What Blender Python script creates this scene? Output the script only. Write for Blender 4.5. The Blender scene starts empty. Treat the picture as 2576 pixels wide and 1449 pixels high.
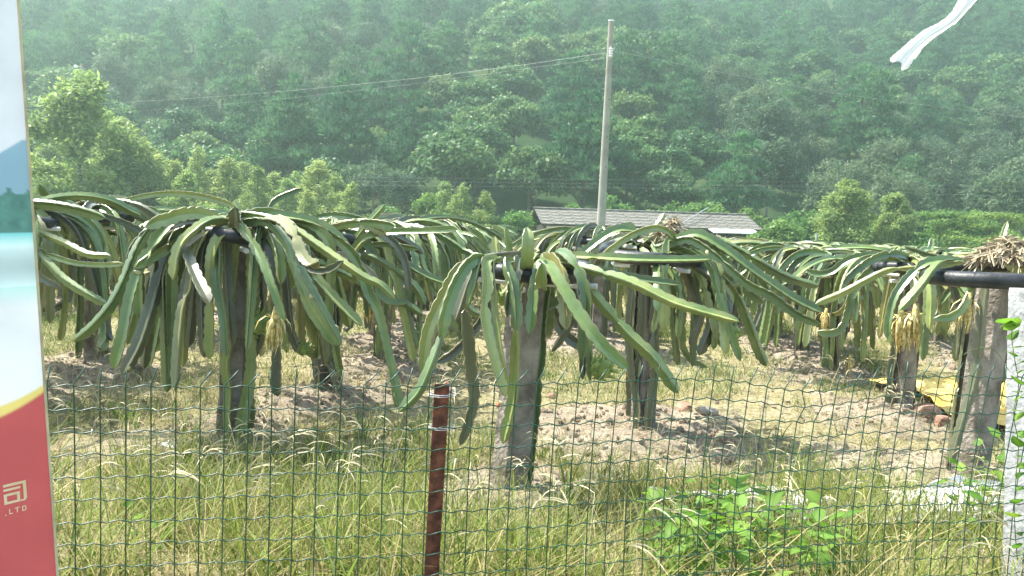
import bpy, math, random
import numpy as np
from mathutils import Vector, Matrix

R_ = math.radians
S = bpy.context.scene
COL = S.collection

# ------------------------------------------------------------------ camera
FPX = 2022.0                       # focal length in pixels of a 2576 px wide frame
PITCH, ROLL, CAMH = R_(4.5), R_(2.65), 1.5
CAMPOS = Vector((0, 0, CAMH))
fwd = Vector((0, math.cos(PITCH), -math.sin(PITCH)))
up0 = Vector((0, math.sin(PITCH), math.cos(PITCH)))
rt0 = Vector((1, 0, 0))
rgt = rt0 * math.cos(ROLL) + up0 * math.sin(ROLL)
upv = up0 * math.cos(ROLL) - rt0 * math.sin(ROLL)
cam_d = bpy.data.cameras.new('camera')
cam = bpy.data.objects.new('camera', cam_d)
COL.objects.link(cam)
m = Matrix((rgt, upv, -fwd)).transposed().to_4x4()
m.translation = CAMPOS
cam.matrix_world = m
cam_d.sensor_width = 36.0
cam_d.lens = 36.0 * FPX / 2576.0
cam_d.clip_start = 0.05
cam_d.clip_end = 6000
S.camera = cam

# ------------------------------------------------------------------ sky and sun
SUN_EL, SUN_AZ = R_(58), R_(-62)
w = bpy.data.worlds.new('World')
S.world = w
w.use_nodes = True
nt = w.node_tree
sky = nt.nodes.new('ShaderNodeTexSky')
sky.sky_type = 'NISHITA'
sky.sun_disc = False
sky.sun_elevation = SUN_EL
sky.sun_rotation = SUN_AZ
sky.air_density = 1.0
sky.dust_density = 2.0
bg = nt.nodes['Background']
bg.inputs['Strength'].default_value = 0.15
nt.links.new(sky.outputs[0], bg.inputs[0])
sd = bpy.data.lights.new('sun', 'SUN')
sd.energy = 5.0
sd.angle = R_(0.5)
sd.color = (1.0, 0.955, 0.87)
sun = bpy.data.objects.new('sun', sd)
COL.objects.link(sun)
sundir = Vector((math.sin(SUN_AZ) * math.cos(SUN_EL), math.cos(SUN_AZ) * math.cos(SUN_EL), math.sin(SUN_EL)))
sun.rotation_euler = sundir.to_track_quat('Z', 'Y').to_euler()
sun.location = sundir * 60
S.view_settings.view_transform = 'Standard'
S.view_settings.look = 'None'
S.view_settings.gamma = 1.0
S.view_settings.use_curve_mapping = False
S.view_settings.exposure = 1.62
S.render.engine = 'CYCLES'
S.cycles.max_bounces = 6
S.cycles.transparent_max_bounces = 8
S.cycles.volume_bounces = 1
S.cycles.use_denoising = True

# ------------------------------------------------------------------ helpers
def at(px, py, Y):
    d = fwd + rgt * ((px - 1288.0) / FPX) + upv * ((724.5 - py) / FPX)
    return CAMPOS + d * (Y / d.y)

def ray(px, py):
    return fwd + rgt * ((px - 1288.0) / FPX) + upv * ((724.5 - py) / FPX)

def vnoise(x, y, seed=0):
    x = np.asarray(x, float); y = np.asarray(y, float)
    xi = np.floor(x).astype(np.int64); yi = np.floor(y).astype(np.int64)
    fx = x - xi; fy = y - yi
    def h(a, b):
        n = (a * 374761393 + b * 668265263 + seed * 974634777) & 0xffffffff
        n = ((n ^ (n >> 13)) * 1274126177) & 0xffffffff
        return ((n ^ (n >> 16)) & 0xffff) / 65535.0
    u = fx * fx * (3 - 2 * fx); v = fy * fy * (3 - 2 * fy)
    return (h(xi, yi) * (1 - u) + h(xi + 1, yi) * u) * (1 - v) + (h(xi, yi + 1) * (1 - u) + h(xi + 1, yi + 1) * u) * v

def fbm(x, y, oct=4, seed=0):
    a, s, t = 0.5, 0.0, 0.0
    for i in range(oct):
        s = s + a * vnoise(x * 2 ** i, y * 2 ** i, seed + i * 17); t += a; a *= 0.5
    return s / t

def np_mesh(name, V, quads=None, tris=None, mat=None, smooth=False, attr=None, col=None, sharp=None):
    V = np.asarray(V, np.float32)
    me = bpy.data.meshes.new(name)
    fl = []; st = []; off = 0
    if quads is not None and len(quads):
        q = np.asarray(quads, np.int32); fl.append(q.ravel()); st.append(np.arange(len(q), dtype=np.int32) * 4); off = q.size
    if tris is not None and len(tris):
        t = np.asarray(tris, np.int32); fl.append(t.ravel()); st.append(off + np.arange(len(t), dtype=np.int32) * 3)
    fl = np.concatenate(fl); st = np.concatenate(st)
    me.vertices.add(len(V)); me.vertices.foreach_set('co', V.ravel())
    me.loops.add(len(fl)); me.loops.foreach_set('vertex_index', fl)
    me.polygons.add(len(st)); me.polygons.foreach_set('loop_start', st)
    if attr is not None:
        a = me.attributes.new('var', 'FLOAT', 'POINT'); a.data.foreach_set('value', np.asarray(attr, np.float32))
    if col is not None:
        a = me.attributes.new('Col', 'FLOAT_COLOR', 'POINT')
        c = np.ones((len(V), 4), np.float32); c[:, :3] = col
        a.data.foreach_set('color', c.ravel())
    me.update(calc_edges=True); me.validate()
    me.polygons.foreach_set('use_smooth', np.full(len(me.polygons), bool(smooth)))
    if smooth and sharp is not None:
        me.set_sharp_from_angle(angle=R_(sharp))
    if mat is not None:
        me.materials.append(mat)
    return me

def link(name, me, parent=None, loc=None, rot=None, scale=None):
    o = bpy.data.objects.new(name, me)
    COL.objects.link(o)
    if parent is not None: o.parent = parent
    if loc is not None: o.location = loc
    if rot is not None: o.rotation_euler = rot
    if scale is not None: o.scale = scale if hasattr(scale, '__len__') else (scale,) * 3
    return o

def tag(o, label=None, cat=None, group=None, kind=None):
    if label: o['label'] = label
    if cat: o['category'] = cat
    if group: o['group'] = group
    if kind: o['kind'] = kind
    return o

def thing(name, label, cat, loc=(0, 0, 0), rz=0.0, group=None, scale=None):
    o = link(name, None, None, loc, (0, 0, rz), scale)
    o.empty_display_size = 0.1
    return tag(o, label, cat, group)

class MB:
    """collects shapes into one mesh"""
    def __init__(self): self.V = []; self.Q = []; self.T = []; self.n = 0
    def add(self, V, Q=None, T=None):
        V = np.asarray(V, float).reshape(-1, 3)
        self.V.append(V)
        if Q is not None and len(Q): self.Q.append(np.asarray(Q, int) + self.n)
        if T is not None and len(T): self.T.append(np.asarray(T, int) + self.n)
        self.n += len(V); return self
    def box(self, c, s, M=None):
        c = np.array(c, float); s = np.array(s, float) / 2
        v = np.array([[x, y, z] for x in (-1, 1) for y in (-1, 1) for z in (-1, 1)], float) * s
        if M is not None: v = v @ np.array(M.to_3x3()).T
        v = v + c
        return self.add(v, [[0, 1, 3, 2], [4, 6, 7, 5], [0, 4, 5, 1], [2, 3, 7, 6], [0, 2, 6, 4], [1, 5, 7, 3]])
    def tube(self, P, r, n=6, caps=True):
        P = np.asarray([tuple(p) for p in P], float); k = len(P)
        r = np.broadcast_to(np.asarray(r, float), (k,))
        T = np.gradient(P, axis=0); T /= np.linalg.norm(T, axis=1, keepdims=True) + 1e-9
        ref = np.array([0, 0, 1.0]) if abs(T[0, 2]) < 0.9 else np.array([1.0, 0, 0])
        N = ref - T[0] * (ref @ T[0]); N /= np.linalg.norm(N)
        V = []
        a = np.arange(n) * 2 * np.pi / n
        for i in range(k):
            N = N - T[i] * (N @ T[i]); N /= np.linalg.norm(N) + 1e-9
            B = np.cross(T[i], N)
            V.append(P[i] + r[i] * (np.cos(a)[:, None] * N + np.sin(a)[:, None] * B))
        V = np.concatenate(V)
        Q = [[i * n + j, i * n + (j + 1) % n, (i + 1) * n + (j + 1) % n, (i + 1) * n + j] for i in range(k - 1) for j in range(n)]
        Tt = []
        if caps:
            V = np.concatenate([V, P[:1], P[-1:]]); c0, c1 = k * n, k * n + 1
            for j in range(n):
                Tt.append([c0, (j + 1) % n, j]); Tt.append([c1, (k - 1) * n + j, (k - 1) * n + (j + 1) % n])
        return self.add(V, Q, Tt)
    def mesh(self, name, mat=None, smooth=False, sharp=None):
        return np_mesh(name, np.concatenate(self.V), np.concatenate(self.Q) if self.Q else None,
                       np.concatenate(self.T) if self.T else None, mat, smooth, sharp=sharp)

def spline(P, n):
    P = np.asarray([tuple(p) for p in P], float)
    if len(P) == 2:
        t = np.linspace(0, 1, n)[:, None]; return P[0] * (1 - t) + P[1] * t
    E = np.vstack([2 * P[0] - P[1], P, 2 * P[-1] - P[-2]])
    out = []
    k = len(P) - 1
    for tt in np.linspace(0, k - 1e-6, n):
        i = int(tt); f = tt - i
        a, b, c, d = E[i], E[i + 1], E[i + 2], E[i + 3]
        out.append(0.5 * ((2 * b) + (c - a) * f + (2 * a - 5 * b + 4 * c - d) * f * f + (3 * b - a - 3 * c + d) * f ** 3))
    return np.array(out)

# ------------------------------------------------------------------ materials
def mat_new(name):
    mt = bpy.data.materials.new(name); mt.use_nodes = True
    n = mt.node_tree.nodes; l = mt.node_tree.links
    return mt, n, l, n['Principled BSDF']

def set_(b, **k):
    for key, v in k.items():
        b.inputs[key.replace('_', ' ')].default_value = v

def noise_mat(name, c1, c2, scale=8, rough=0.8, bump=0.0, bscale=None, detail=6, c3=None, spec=0.3, coords='Object', lo=0.35, hi=0.65, dist=0.02):
    mt, n, l, b = mat_new(name)
    tc = n.new('ShaderNodeTexCoord')
    nz = n.new('ShaderNodeTexNoise'); nz.inputs['Scale'].default_value = scale; nz.inputs['Detail'].default_value = detail
    l.new(tc.outputs[coords], nz.inputs['Vector'])
    cr = n.new('ShaderNodeValToRGB')
    cr.color_ramp.elements[0].position = lo; cr.color_ramp.elements[0].color = (*c1, 1)
    cr.color_ramp.elements[1].position = hi; cr.color_ramp.elements[1].color = (*c2, 1)
    if c3 is not None:
        e = cr.color_ramp.elements.new(0.5 * (lo + hi)); e.color = (*c3, 1)
    l.new(nz.outputs['Fac'], cr.inputs['Fac']); l.new(cr.outputs['Color'], b.inputs['Base Color'])
    set_(b, Roughness=rough); b.inputs['Specular IOR Level'].default_value = spec
    if bump:
        nb = n.new('ShaderNodeTexNoise'); nb.inputs['Scale'].default_value = bscale or scale * 4; nb.inputs['Detail'].default_value = 6
        l.new(tc.outputs[coords], nb.inputs['Vector'])
        bp = n.new('ShaderNodeBump'); bp.inputs['Strength'].default_value = bump; bp.inputs['Distance'].default_value = dist
        l.new(nb.outputs['Fac'], bp.inputs['Height']); l.new(bp.outputs['Normal'], b.inputs['Normal'])
    return mt

def leaf_mat(name, dark, light, trans=0.35, rough=0.6, var=0.25, tcol=None, spec=0.12):
    """leaf: colour from the per leaf 'var' attribute and the object's random number, with light coming through"""
    mt, n, l, b = mat_new(name)
    at_ = n.new('ShaderNodeAttribute'); at_.attribute_name = 'var'
    oi = n.new('ShaderNodeObjectInfo')
    mx = n.new('ShaderNodeMix'); mx.data_type = 'RGBA'
    mx.inputs[6].default_value = (*dark, 1); mx.inputs[7].default_value = (*light, 1)
    ad = n.new('ShaderNodeMath'); ad.operation = 'MULTIPLY_ADD'; ad.use_clamp = True
    sb = n.new('ShaderNodeMath'); sb.operation = 'SUBTRACT'; sb.inputs[1].default_value = 0.5
    l.new(oi.outputs['Random'], sb.inputs[0])
    l.new(sb.outputs[0], ad.inputs[0]); ad.inputs[1].default_value = var * 2; l.new(at_.outputs['Fac'], ad.inputs[2])
    l.new(ad.outputs[0], mx.inputs[0])
    hs = n.new('ShaderNodeHueSaturation')
    mr = n.new('ShaderNodeMapRange'); mr.inputs[3].default_value = 0.485; mr.inputs[4].default_value = 0.515
    mul = n.new('ShaderNodeMath'); mul.operation = 'FRACT'
    m7 = n.new('ShaderNodeMath'); m7.operation = 'MULTIPLY'; m7.inputs[1].default_value = 7.31
    l.new(oi.outputs['Random'], m7.inputs[0]); l.new(m7.outputs[0], mul.inputs[0]); l.new(mul.outputs[0], mr.inputs[0])
    l.new(mr.outputs[0], hs.inputs['Hue']); l.new(mx.outputs[2], hs.inputs['Color'])
    l.new(hs.outputs[0], b.inputs['Base Color'])
    set_(b, Roughness=rough); b.inputs['Specular IOR Level'].default_value = spec
    tr = n.new('ShaderNodeBsdfTranslucent')
    hs2 = n.new('ShaderNodeHueSaturation'); hs2.inputs['Value'].default_value = 1.25; hs2.inputs['Saturation'].default_value = 1.1
    l.new(hs.outputs[0], hs2.inputs['Color']); l.new(hs2.outputs[0], tr.inputs['Color'])
    ms = n.new('ShaderNodeMixShader'); ms.inputs[0].default_value = trans
    l.new(b.outputs[0], ms.inputs[1]); l.new(tr.outputs[0], ms.inputs[2])
    l.new(ms.outputs[0], n['Material Output'].inputs['Surface'])
    return mt

def col_leaf_mat(name, trans=0.35, rough=0.6):
    mt, n, l, b = mat_new(name)
    at_ = n.new('ShaderNodeAttribute'); at_.attribute_name = 'Col'
    l.new(at_.outputs['Color'], b.inputs['Base Color']); set_(b, Roughness=rough); b.inputs['Specular IOR Level'].default_value = 0.25
    tr = n.new('ShaderNodeBsdfTranslucent'); l.new(at_.outputs['Color'], tr.inputs['Color'])
    ms = n.new('ShaderNodeMixShader'); ms.inputs[0].default_value = trans
    l.new(b.outputs[0], ms.inputs[1]); l.new(tr.outputs[0], ms.inputs[2])
    l.new(ms.outputs[0], n['Material Output'].inputs['Surface'])
    return mt

def cactus_mat(name, c_dark, c_mid, c_light):
    mt, n, l, b = mat_new(name)
    tc = n.new('ShaderNodeTexCoord'); oi = n.new('ShaderNodeObjectInfo')
    nz = n.new('ShaderNodeTexNoise'); nz.inputs['Scale'].default_value = 3.2; nz.inputs['Detail'].default_value = 5; nz.inputs['Roughness'].default_value = 0.62
    nz.noise_dimensions = '4D'
    l.new(tc.outputs['Object'], nz.inputs['Vector'])
    m9 = n.new('ShaderNodeMath'); m9.operation = 'MULTIPLY'; m9.inputs[1].default_value = 40
    l.new(oi.outputs['Random'], m9.inputs[0]); l.new(m9.outputs[0], nz.inputs['W'])
    ad = n.new('ShaderNodeMath'); ad.operation = 'MULTIPLY_ADD'; ad.inputs[1].default_value = 0.42; 
    sb = n.new('ShaderNodeMath'); sb.operation = 'SUBTRACT'; sb.inputs[1].default_value = 0.5
    l.new(oi.outputs['Random'], sb.inputs[0]); l.new(sb.outputs[0], ad.inputs[0]); l.new(nz.outputs['Fac'], ad.inputs[2])
    cr = n.new('ShaderNodeValToRGB')
    cr.color_ramp.elements[0].position = 0.25; cr.color_ramp.elements[0].color = (*c_dark, 1)
    cr.color_ramp.elements[1].position = 0.78; cr.color_ramp.elements[1].color = (*c_light, 1)
    e = cr.color_ramp.elements.new(0.5); e.color = (*c_mid, 1)
    l.new(ad.outputs[0], cr.inputs['Fac'])
    # corky brown rim along each rib, scars and scale spots
    at_ = n.new('ShaderNodeAttribute'); at_.attribute_name = 'var'
    mx = n.new('ShaderNodeMix'); mx.data_type = 'RGBA'
    pw = n.new('ShaderNodeMath'); pw.operation = 'POWER'; pw.inputs[1].default_value = 5
    l.new(at_.outputs['Fac'], pw.inputs[0])
    pm = n.new('ShaderNodeMath'); pm.operation = 'MULTIPLY'; pm.inputs[1].default_value = 0.55
    l.new(pw.outputs[0], pm.inputs[0]); l.new(pm.outputs[0], mx.inputs[0])
    l.new(cr.outputs[0], mx.inputs[6]); mx.inputs[7].default_value = (0.20, 0.17, 0.09, 1)
    sp = n.new('ShaderNodeTexNoise'); sp.inputs['Scale'].default_value = 38; sp.inputs['Detail'].default_value = 3
    l.new(tc.outputs['Object'], sp.inputs['Vector'])
    sr = n.new('ShaderNodeValToRGB'); sr.color_ramp.elements[0].position = 0.66; sr.color_ramp.elements[1].position = 0.74
    l.new(sp.outputs['Fac'], sr.inputs['Fac'])
    s2 = n.new('ShaderNodeMath'); s2.operation = 'MULTIPLY'; s2.inputs[1].default_value = 0.55
    l.new(sr.outputs[0], s2.inputs[0])
    mx2 = n.new('ShaderNodeMix'); mx2.data_type = 'RGBA'
    l.new(s2.outputs[0], mx2.inputs[0]); l.new(mx.outputs[2], mx2.inputs[6]); mx2.inputs[7].default_value = (0.22, 0.2, 0.12, 1)
    l.new(mx2.outputs[2], b.inputs['Base Color'])
    set_(b, Roughness=0.40); b.inputs['Specular IOR Level'].default_value = 0.7
    b.inputs['Coat Weight'].default_value = 0.12; b.inputs['Coat Roughness'].default_value = 0.45
    bp = n.new('ShaderNodeBump'); bp.inputs['Strength'].default_value = 0.35; bp.inputs['Distance'].default_value = 0.006
    nb = n.new('ShaderNodeTexNoise'); nb.inputs['Scale'].default_value = 22; nb.inputs['Detail'].default_value = 4
    l.new(tc.outputs['Object'], nb.inputs['Vector']); l.new(nb.outputs['Fac'], bp.inputs['Height']); l.new(bp.outputs[0], b.inputs['Normal'])
    return mt

M = {}
M['cactus'] = cactus_mat('cactus_skin', (0.068, 0.122, 0.038), (0.140, 0.218, 0.056), (0.32, 0.35, 0.11))
M['cactus_old'] = cactus_mat('cactus_old_skin', (0.05, 0.06, 0.035), (0.075, 0.095, 0.05), (0.13, 0.13, 0.075))
M['cactus_dry'] = cactus_mat('cactus_dry_skin', (0.16, 0.155, 0.10), (0.25, 0.24, 0.16), (0.31, 0.29, 0.20))
M['cactus_yellow'] = cactus_mat('cactus_yellowed_skin', (0.13, 0.14, 0.045), (0.24, 0.24, 0.07), (0.36, 0.33, 0.12))
M['cactus_dry'].node_tree.nodes['Principled BSDF'].inputs['Roughness'].default_value = 0.8
M['concrete'] = noise_mat('weathered_concrete', (0.13, 0.11, 0.085), (0.34, 0.30, 0.25), 7, 0.95, 0.7, 45, 9, spec=0.1)
M['white_concrete'] = noise_mat('pale_pitted_concrete', (0.22, 0.225, 0.225), (0.36, 0.365, 0.365), 22, 0.95, 0.9, 60, 8, spec=0.1, lo=0.3, hi=0.55, dist=0.006)
M['rubber'] = noise_mat('black_rubber', (0.014, 0.016, 0.018), (0.04, 0.042, 0.045), 10, 0.42, 0.2, 60)
M['pvc'] = noise_mat('white_pipe', (0.50, 0.50, 0.47), (0.72, 0.72, 0.70), 5, 0.5)
M['rust'] = noise_mat('rusty_iron', (0.055, 0.022, 0.014), (0.20, 0.075, 0.042), 26, 0.85, 0.35, 120, 8, c3=(0.11, 0.042, 0.026), spec=0.25)
M['green_wire'] = noise_mat('green_coated_wire', (0.005, 0.034, 0.020), (0.012, 0.075, 0.045), 30, 0.4, spec=0.5)
M['tie_wire'] = noise_mat('pale_tie_wire', (0.45, 0.45, 0.46), (0.7, 0.7, 0.7), 30, 0.35, spec=0.6)
M['bark'] = noise_mat('bark', (0.06, 0.048, 0.038), (0.17, 0.14, 0.11), 6, 0.95, 0.5, 30, spec=0.1)
M['pale_bark'] = noise_mat('pale_bark', (0.16, 0.14, 0.11), (0.36, 0.33, 0.28), 4, 0.9, 0.3, 20, spec=0.1)
M['pine'] = leaf_mat('pine_needles', (0.036, 0.100, 0.050), (0.115, 0.215, 0.090), 0.34, 0.6, 0.3)
M['broad'] = leaf_mat('dark_broad_leaves', (0.036, 0.096, 0.040), (0.135, 0.215, 0.072), 0.34, 0.5, 0.35)
M['feather'] = leaf_mat('grey_green_leaves', (0.046, 0.090, 0.052), (0.130, 0.180, 0.092), 0.34, 0.6, 0.3)
M['euca'] = leaf_mat('light_green_leaves', (0.15, 0.22, 0.07), (0.32, 0.40, 0.14), 0.48, 0.45, 0.22)
M['bush'] = leaf_mat('fresh_green_leaves', (0.06, 0.135, 0.035), (0.165, 0.265, 0.07), 0.4, 0.5, 0.25)
M['weed'] = leaf_mat('weed_leaf', (0.05, 0.13, 0.02), (0.20, 0.33, 0.06), 0.45, 0.5, 0.45)
M['weed_stem'] = noise_mat('weed_stem', (0.08, 0.10, 0.03), (0.14, 0.16, 0.05), 10, 0.7)
M['grass'] = col_leaf_mat('grass_blades', 0.4)
M['straw'] = noise_mat('dry_straw', (0.20, 0.16, 0.10), (0.46, 0.39, 0.27), 14, 0.9, spec=0.1)
M['seed'] = noise_mat('dry_seed_heads', (0.36, 0.31, 0.18), (0.58, 0.52, 0.34), 14, 0.85, spec=0.1)
M['petal'] = noise_mat('wilted_petals', (0.30, 0.20, 0.07), (0.74, 0.66, 0.38), 55, 0.75, c3=(0.58, 0.47, 0.16))
M['petal_dry'] = noise_mat('dried_brown_petals', (0.22, 0.10, 0.06), (0.42, 0.24, 0.13), 18, 0.8)
M['fruit'] = noise_mat('green_fruit_skin', (0.14, 0.22, 0.05), (0.30, 0.36, 0.10), 18, 0.45)
M['bud'] = noise_mat('pale_bud_skin', (0.30, 0.30, 0.14), (0.48, 0.42, 0.24), 25, 0.6)
M['red_bud'] = noise_mat('red_bud_skin', (0.45, 0.08, 0.04), (0.60, 0.16, 0.08), 25, 0.6)
M['rock'] = noise_mat('grey_rock', (0.16, 0.14, 0.12), (0.36, 0.33, 0.29), 9, 0.95, 0.6, 40, spec=0.1)
M['red_rock'] = noise_mat('reddish_rock', (0.20, 0.11, 0.075), (0.36, 0.23, 0.17), 9, 0.95, 0.6, 40, spec=0.1)
M['white_film'] = noise_mat('white_plastic_film', (0.48, 0.48, 0.47), (0.70, 0.71, 0.71), 6, 0.35, 0.3, 25, spec=0.5)
M['tarp'] = noise_mat('yellow_tarp', (0.66, 0.42, 0.07), (0.78, 0.57, 0.17), 4, 0.5, 0.25, 12, spec=0.4)
M['pole'] = noise_mat('pole_concrete', (0.24, 0.235, 0.19), (0.36, 0.35, 0.29), 1.6, 0.9, 0.2, 30, spec=0.15)
M['ceramic'] = noise_mat('white_ceramic', (0.72, 0.73, 0.74), (0.85, 0.86, 0.87), 8, 0.2, spec=0.6)
M['cable'] = noise_mat('pale_cable', (0.30, 0.32, 0.31), (0.42, 0.44, 0.43), 3, 0.5)
M['dark_cable'] = noise_mat('dark_cable', (0.10, 0.11, 0.11), (0.16, 0.17, 0.17), 3, 0.5)
M['white_wall'] = noise_mat('whitewashed_wall', (0.62, 0.63, 0.62), (0.78, 0.79, 0.78), 1.5, 0.9, 0.1, 12)
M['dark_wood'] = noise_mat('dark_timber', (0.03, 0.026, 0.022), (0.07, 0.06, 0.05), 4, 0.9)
M['blue_sheet'] = noise_mat('blue_sheet', (0.08, 0.26, 0.62), (0.14, 0.36, 0.75), 1, 0.4)
M['pale_blue'] = noise_mat('pale_blue_sheet', (0.50, 0.60, 0.62), (0.64, 0.72, 0.74), 1, 0.5)

# roof tiles: weathered grey with a brown-green bloom
M['tile'] = noise_mat('weathered_roof_tile', (0.07, 0.068, 0.058), (0.19, 0.18, 0.155), 2.2, 0.95, 0.5, 14, 8, spec=0.1, coords='Object')

def soil_mat():
    mt, n, l, b = mat_new('dry_soil')
    tc = n.new('ShaderNodeTexCoord')
    def ramp(scale, pts, detail=6, rough=0.6):
        nz = n.new('ShaderNodeTexNoise'); nz.inputs['Scale'].default_value = scale; nz.inputs['Detail'].default_value = detail; nz.inputs['Roughness'].default_value = rough
        l.new(tc.outputs['Object'], nz.inputs['Vector'])
        cr = n.new('ShaderNodeValToRGB')
        for i, (p, c) in enumerate(pts):
            e = cr.color_ramp.elements[i] if i < 2 else cr.color_ramp.elements.new(p)
            e.position = p; e.color = (*c, 1)
        l.new(nz.outputs['Fac'], cr.inputs['Fac']); return cr
    soil = ramp(5.0, [(0.30, (0.165, 0.135, 0.098)), (0.72, (0.44, 0.385, 0.30)), (0.5, (0.295, 0.245, 0.182))], 9, 0.72)
    litter = ramp(14.0, [(0.34, (0.13, 0.115, 0.055)), (0.70, (0.50, 0.44, 0.29)), (0.52, (0.27, 0.24, 0.125))], 8, 0.75)
    at_ = n.new('ShaderNodeAttribute'); at_.attribute_name = 'var'
    nz = n.new('ShaderNodeTexNoise'); nz.inputs['Scale'].default_value = 2.2; nz.inputs['Detail'].default_value = 8; l.new(tc.outputs['Object'], nz.inputs['Vector'])
    ad = n.new('ShaderNodeMath'); ad.operation = 'ADD'; l.new(at_.outputs['Fac'], ad.inputs[0]); l.new(nz.outputs['Fac'], ad.inputs[1])
    mr = n.new('ShaderNodeMapRange'); mr.inputs[1].default_value = 0.55; mr.inputs[2].default_value = 0.85
    l.new(ad.outputs[0], mr.inputs[0])
    mx = n.new('ShaderNodeMix'); mx.data_type = 'RGBA'
    l.new(mr.outputs[0], mx.inputs[0]); l.new(litter.outputs[0], mx.inputs[6]); l.new(soil.outputs[0], mx.inputs[7])
    l.new(mx.outputs[2], b.inputs['Base Color']); set_(b, Roughness=0.97); b.inputs['Specular IOR Level'].default_value = 0.08
    nb = n.new('ShaderNodeTexNoise'); nb.inputs['Scale'].default_value = 30; nb.inputs['Detail'].default_value = 9; nb.inputs['Roughness'].default_value = 0.7
    l.new(tc.outputs['Object'], nb.inputs['Vector'])
    bp = n.new('ShaderNodeBump'); bp.inputs['Strength'].default_value = 0.9; bp.inputs['Distance'].default_value = 0.04
    l.new(nb.outputs['Fac'], bp.inputs['Height']); l.new(bp.outputs[0], b.inputs['Normal'])
    return mt
M['soil'] = soil_mat()
M['hill'] = noise_mat('forest_floor', (0.03, 0.055, 0.024), (0.07, 0.095, 0.04), 0.12, 1.0, spec=0.0)

# ------------------------------------------------------------------ where the plants stand
rng = np.random.default_rng(7)
# hero plants: name -> (base pixel, depth)
def gbase(px, py, z=0.0):          # the point on flat ground under a pixel
    d = ray(px, py); t = (z - CAMH) / d.z
    return CAMPOS + d * t
PL = {}
for k, (px, py) in dict(P1=(572, 1100), P2=(1272, 1228), P3=(1618, 1072), P4=(2432, 1200), P5=(818, 985), P6=(966, 903),
                        P7=(230, 905), P8=(2265, 1028), P9=(2088, 930), P10=(2012, 882), P11=(1946, 850), P12=(462, 832), P13=(20, 985)).items():
    PL[k] = gbase(px, py, 0.08)
near_xy = [(p.x, p.y) for p in PL.values()]
MIDP = []; FARP = []
r2 = random.Random(11)
ROWS = np.arange(-12, 13) * 2.55 + 0.95
for x0 in ROWS:
    y = 6.0 + r2.uniform(0, 1.2)
    while y < 43.5:
        x = x0 + 0.02 * (y - 8) + r2.uniform(-0.16, 0.16); yy = y + r2.uniform(-0.2, 0.2)
        y += 1.52 if y < 16 else 2.02
        if abs(x) > 0.655 * yy + 0.9: continue
        if any((x - a) ** 2 + (yy - b) ** 2 < 1.25 ** 2 for a, b in near_xy): continue
        if yy < 8.6 and -3.4 < x < 3.0: continue
        if abs(x - 2.75) < 1.1 and 22 < yy < 24.6: continue
        (MIDP if yy < 14.5 else FARP).append((x, yy))
ALL = near_xy + MIDP
print('plants', len(near_xy), len(MIDP), len(FARP))

def smooth(a, b, x):
    t = np.clip((x - a) / (b - a), 0, 1); return t * t * (3 - 2 * t)
def mound_w(x, y):
    x = np.asarray(x, float); y = np.asarray(y, float)
    wv = np.zeros_like(x)
    jx = x + 0.9 * (fbm(x * 1.6, y * 1.6, 4, 5) - 0.5); jy = y + 0.9 * (fbm(x * 1.7, y * 1.7, 4, 9) - 0.5)
    for i, (a, b) in enumerate(ALL):
        rad = 0.70 + 0.35 * ((i * 37) % 7) / 7
        d = np.sqrt((jx - a) ** 2 + ((jy - b) * 0.85) ** 2)
        wv = np.maximum(wv, np.clip(1 - d / rad, 0, 1))
    return wv
def ground_z(x, y, fine=False):
    x = np.asarray(x, float); y = np.asarray(y, float)
    mw = mound_w(x, y)
    z = 0.34 * (1 - smooth(1.6, 4.4, y)) + 0.10 * smooth(0, 0.9, mw) + 0.07 * (fbm(x * 0.8, y * 0.8, 3, 2) - 0.5) * np.clip(1.2 - y / 60, 0, 1)
    rough = 0.03 + 0.07 * smooth(0, 0.4, mw)
    z = z + rough * (fbm(x * 6, y * 6, 4, 3) - 0.5)
    if fine:
        z = z + 0.5 * rough * (fbm(x * 21, y * 21, 2, 8) - 0.5)
    return z
def gz(x, y):
    return float(ground_z(np.array([x]), np.array([y]))[0])

# ------------------------------------------------------------------ ground
def axis(a, b, step, far, grow=1.16):
    v = list(np.arange(a, b + 1e-6, step))
    s = step; x = v[-1]
    while x < far:
        s *= grow; x += s; v.append(x)
    return v
ysr = axis(0.9, 12.0, 0.038, 5000)
lo = []; s = 0.05; x = 0.9
while x > -60:
    s *= 1.4; x -= s; lo.insert(0, x)
ys = np.array(lo + ysr)
xp = axis(0, 5.2, 0.042, 5000)
xs = np.array([-v for v in xp[:0:-1]] + xp)
X, Y = np.meshgrid(xs, ys)
Z = ground_z(X, Y, True)
Z = np.where((np.abs(X) > 60) | (Y > 70) | (Y < -5), np.minimum(Z, 0.0) * 0 + np.where(Y < 1, 0.34, 0), Z)
nx, ny = len(xs), len(ys)
idx = np.arange(nx * ny).reshape(ny, nx)
Q = np.stack([idx[:-1, :-1], idx[:-1, 1:], idx[1:, 1:], idx[1:, :-1]], -1).reshape(-1, 4)
mwt = mound_w(X.ravel(), Y.ravel())
bare = np.clip(mwt * 1.6, 0, 0.75) - 0.12 + 0.8 * (fbm(X.ravel() * 0.8, Y.ravel() * 0.8, 4, 31) - 0.45)
g = link('ground', np_mesh('ground', np.stack([X, Y, Z], -1).reshape(-1, 3), Q, None, M['soil'], True, attr=bare))
tag(g, 'dry brown earth with low soil mounds round the posts', None, None, 'structure')

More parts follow.
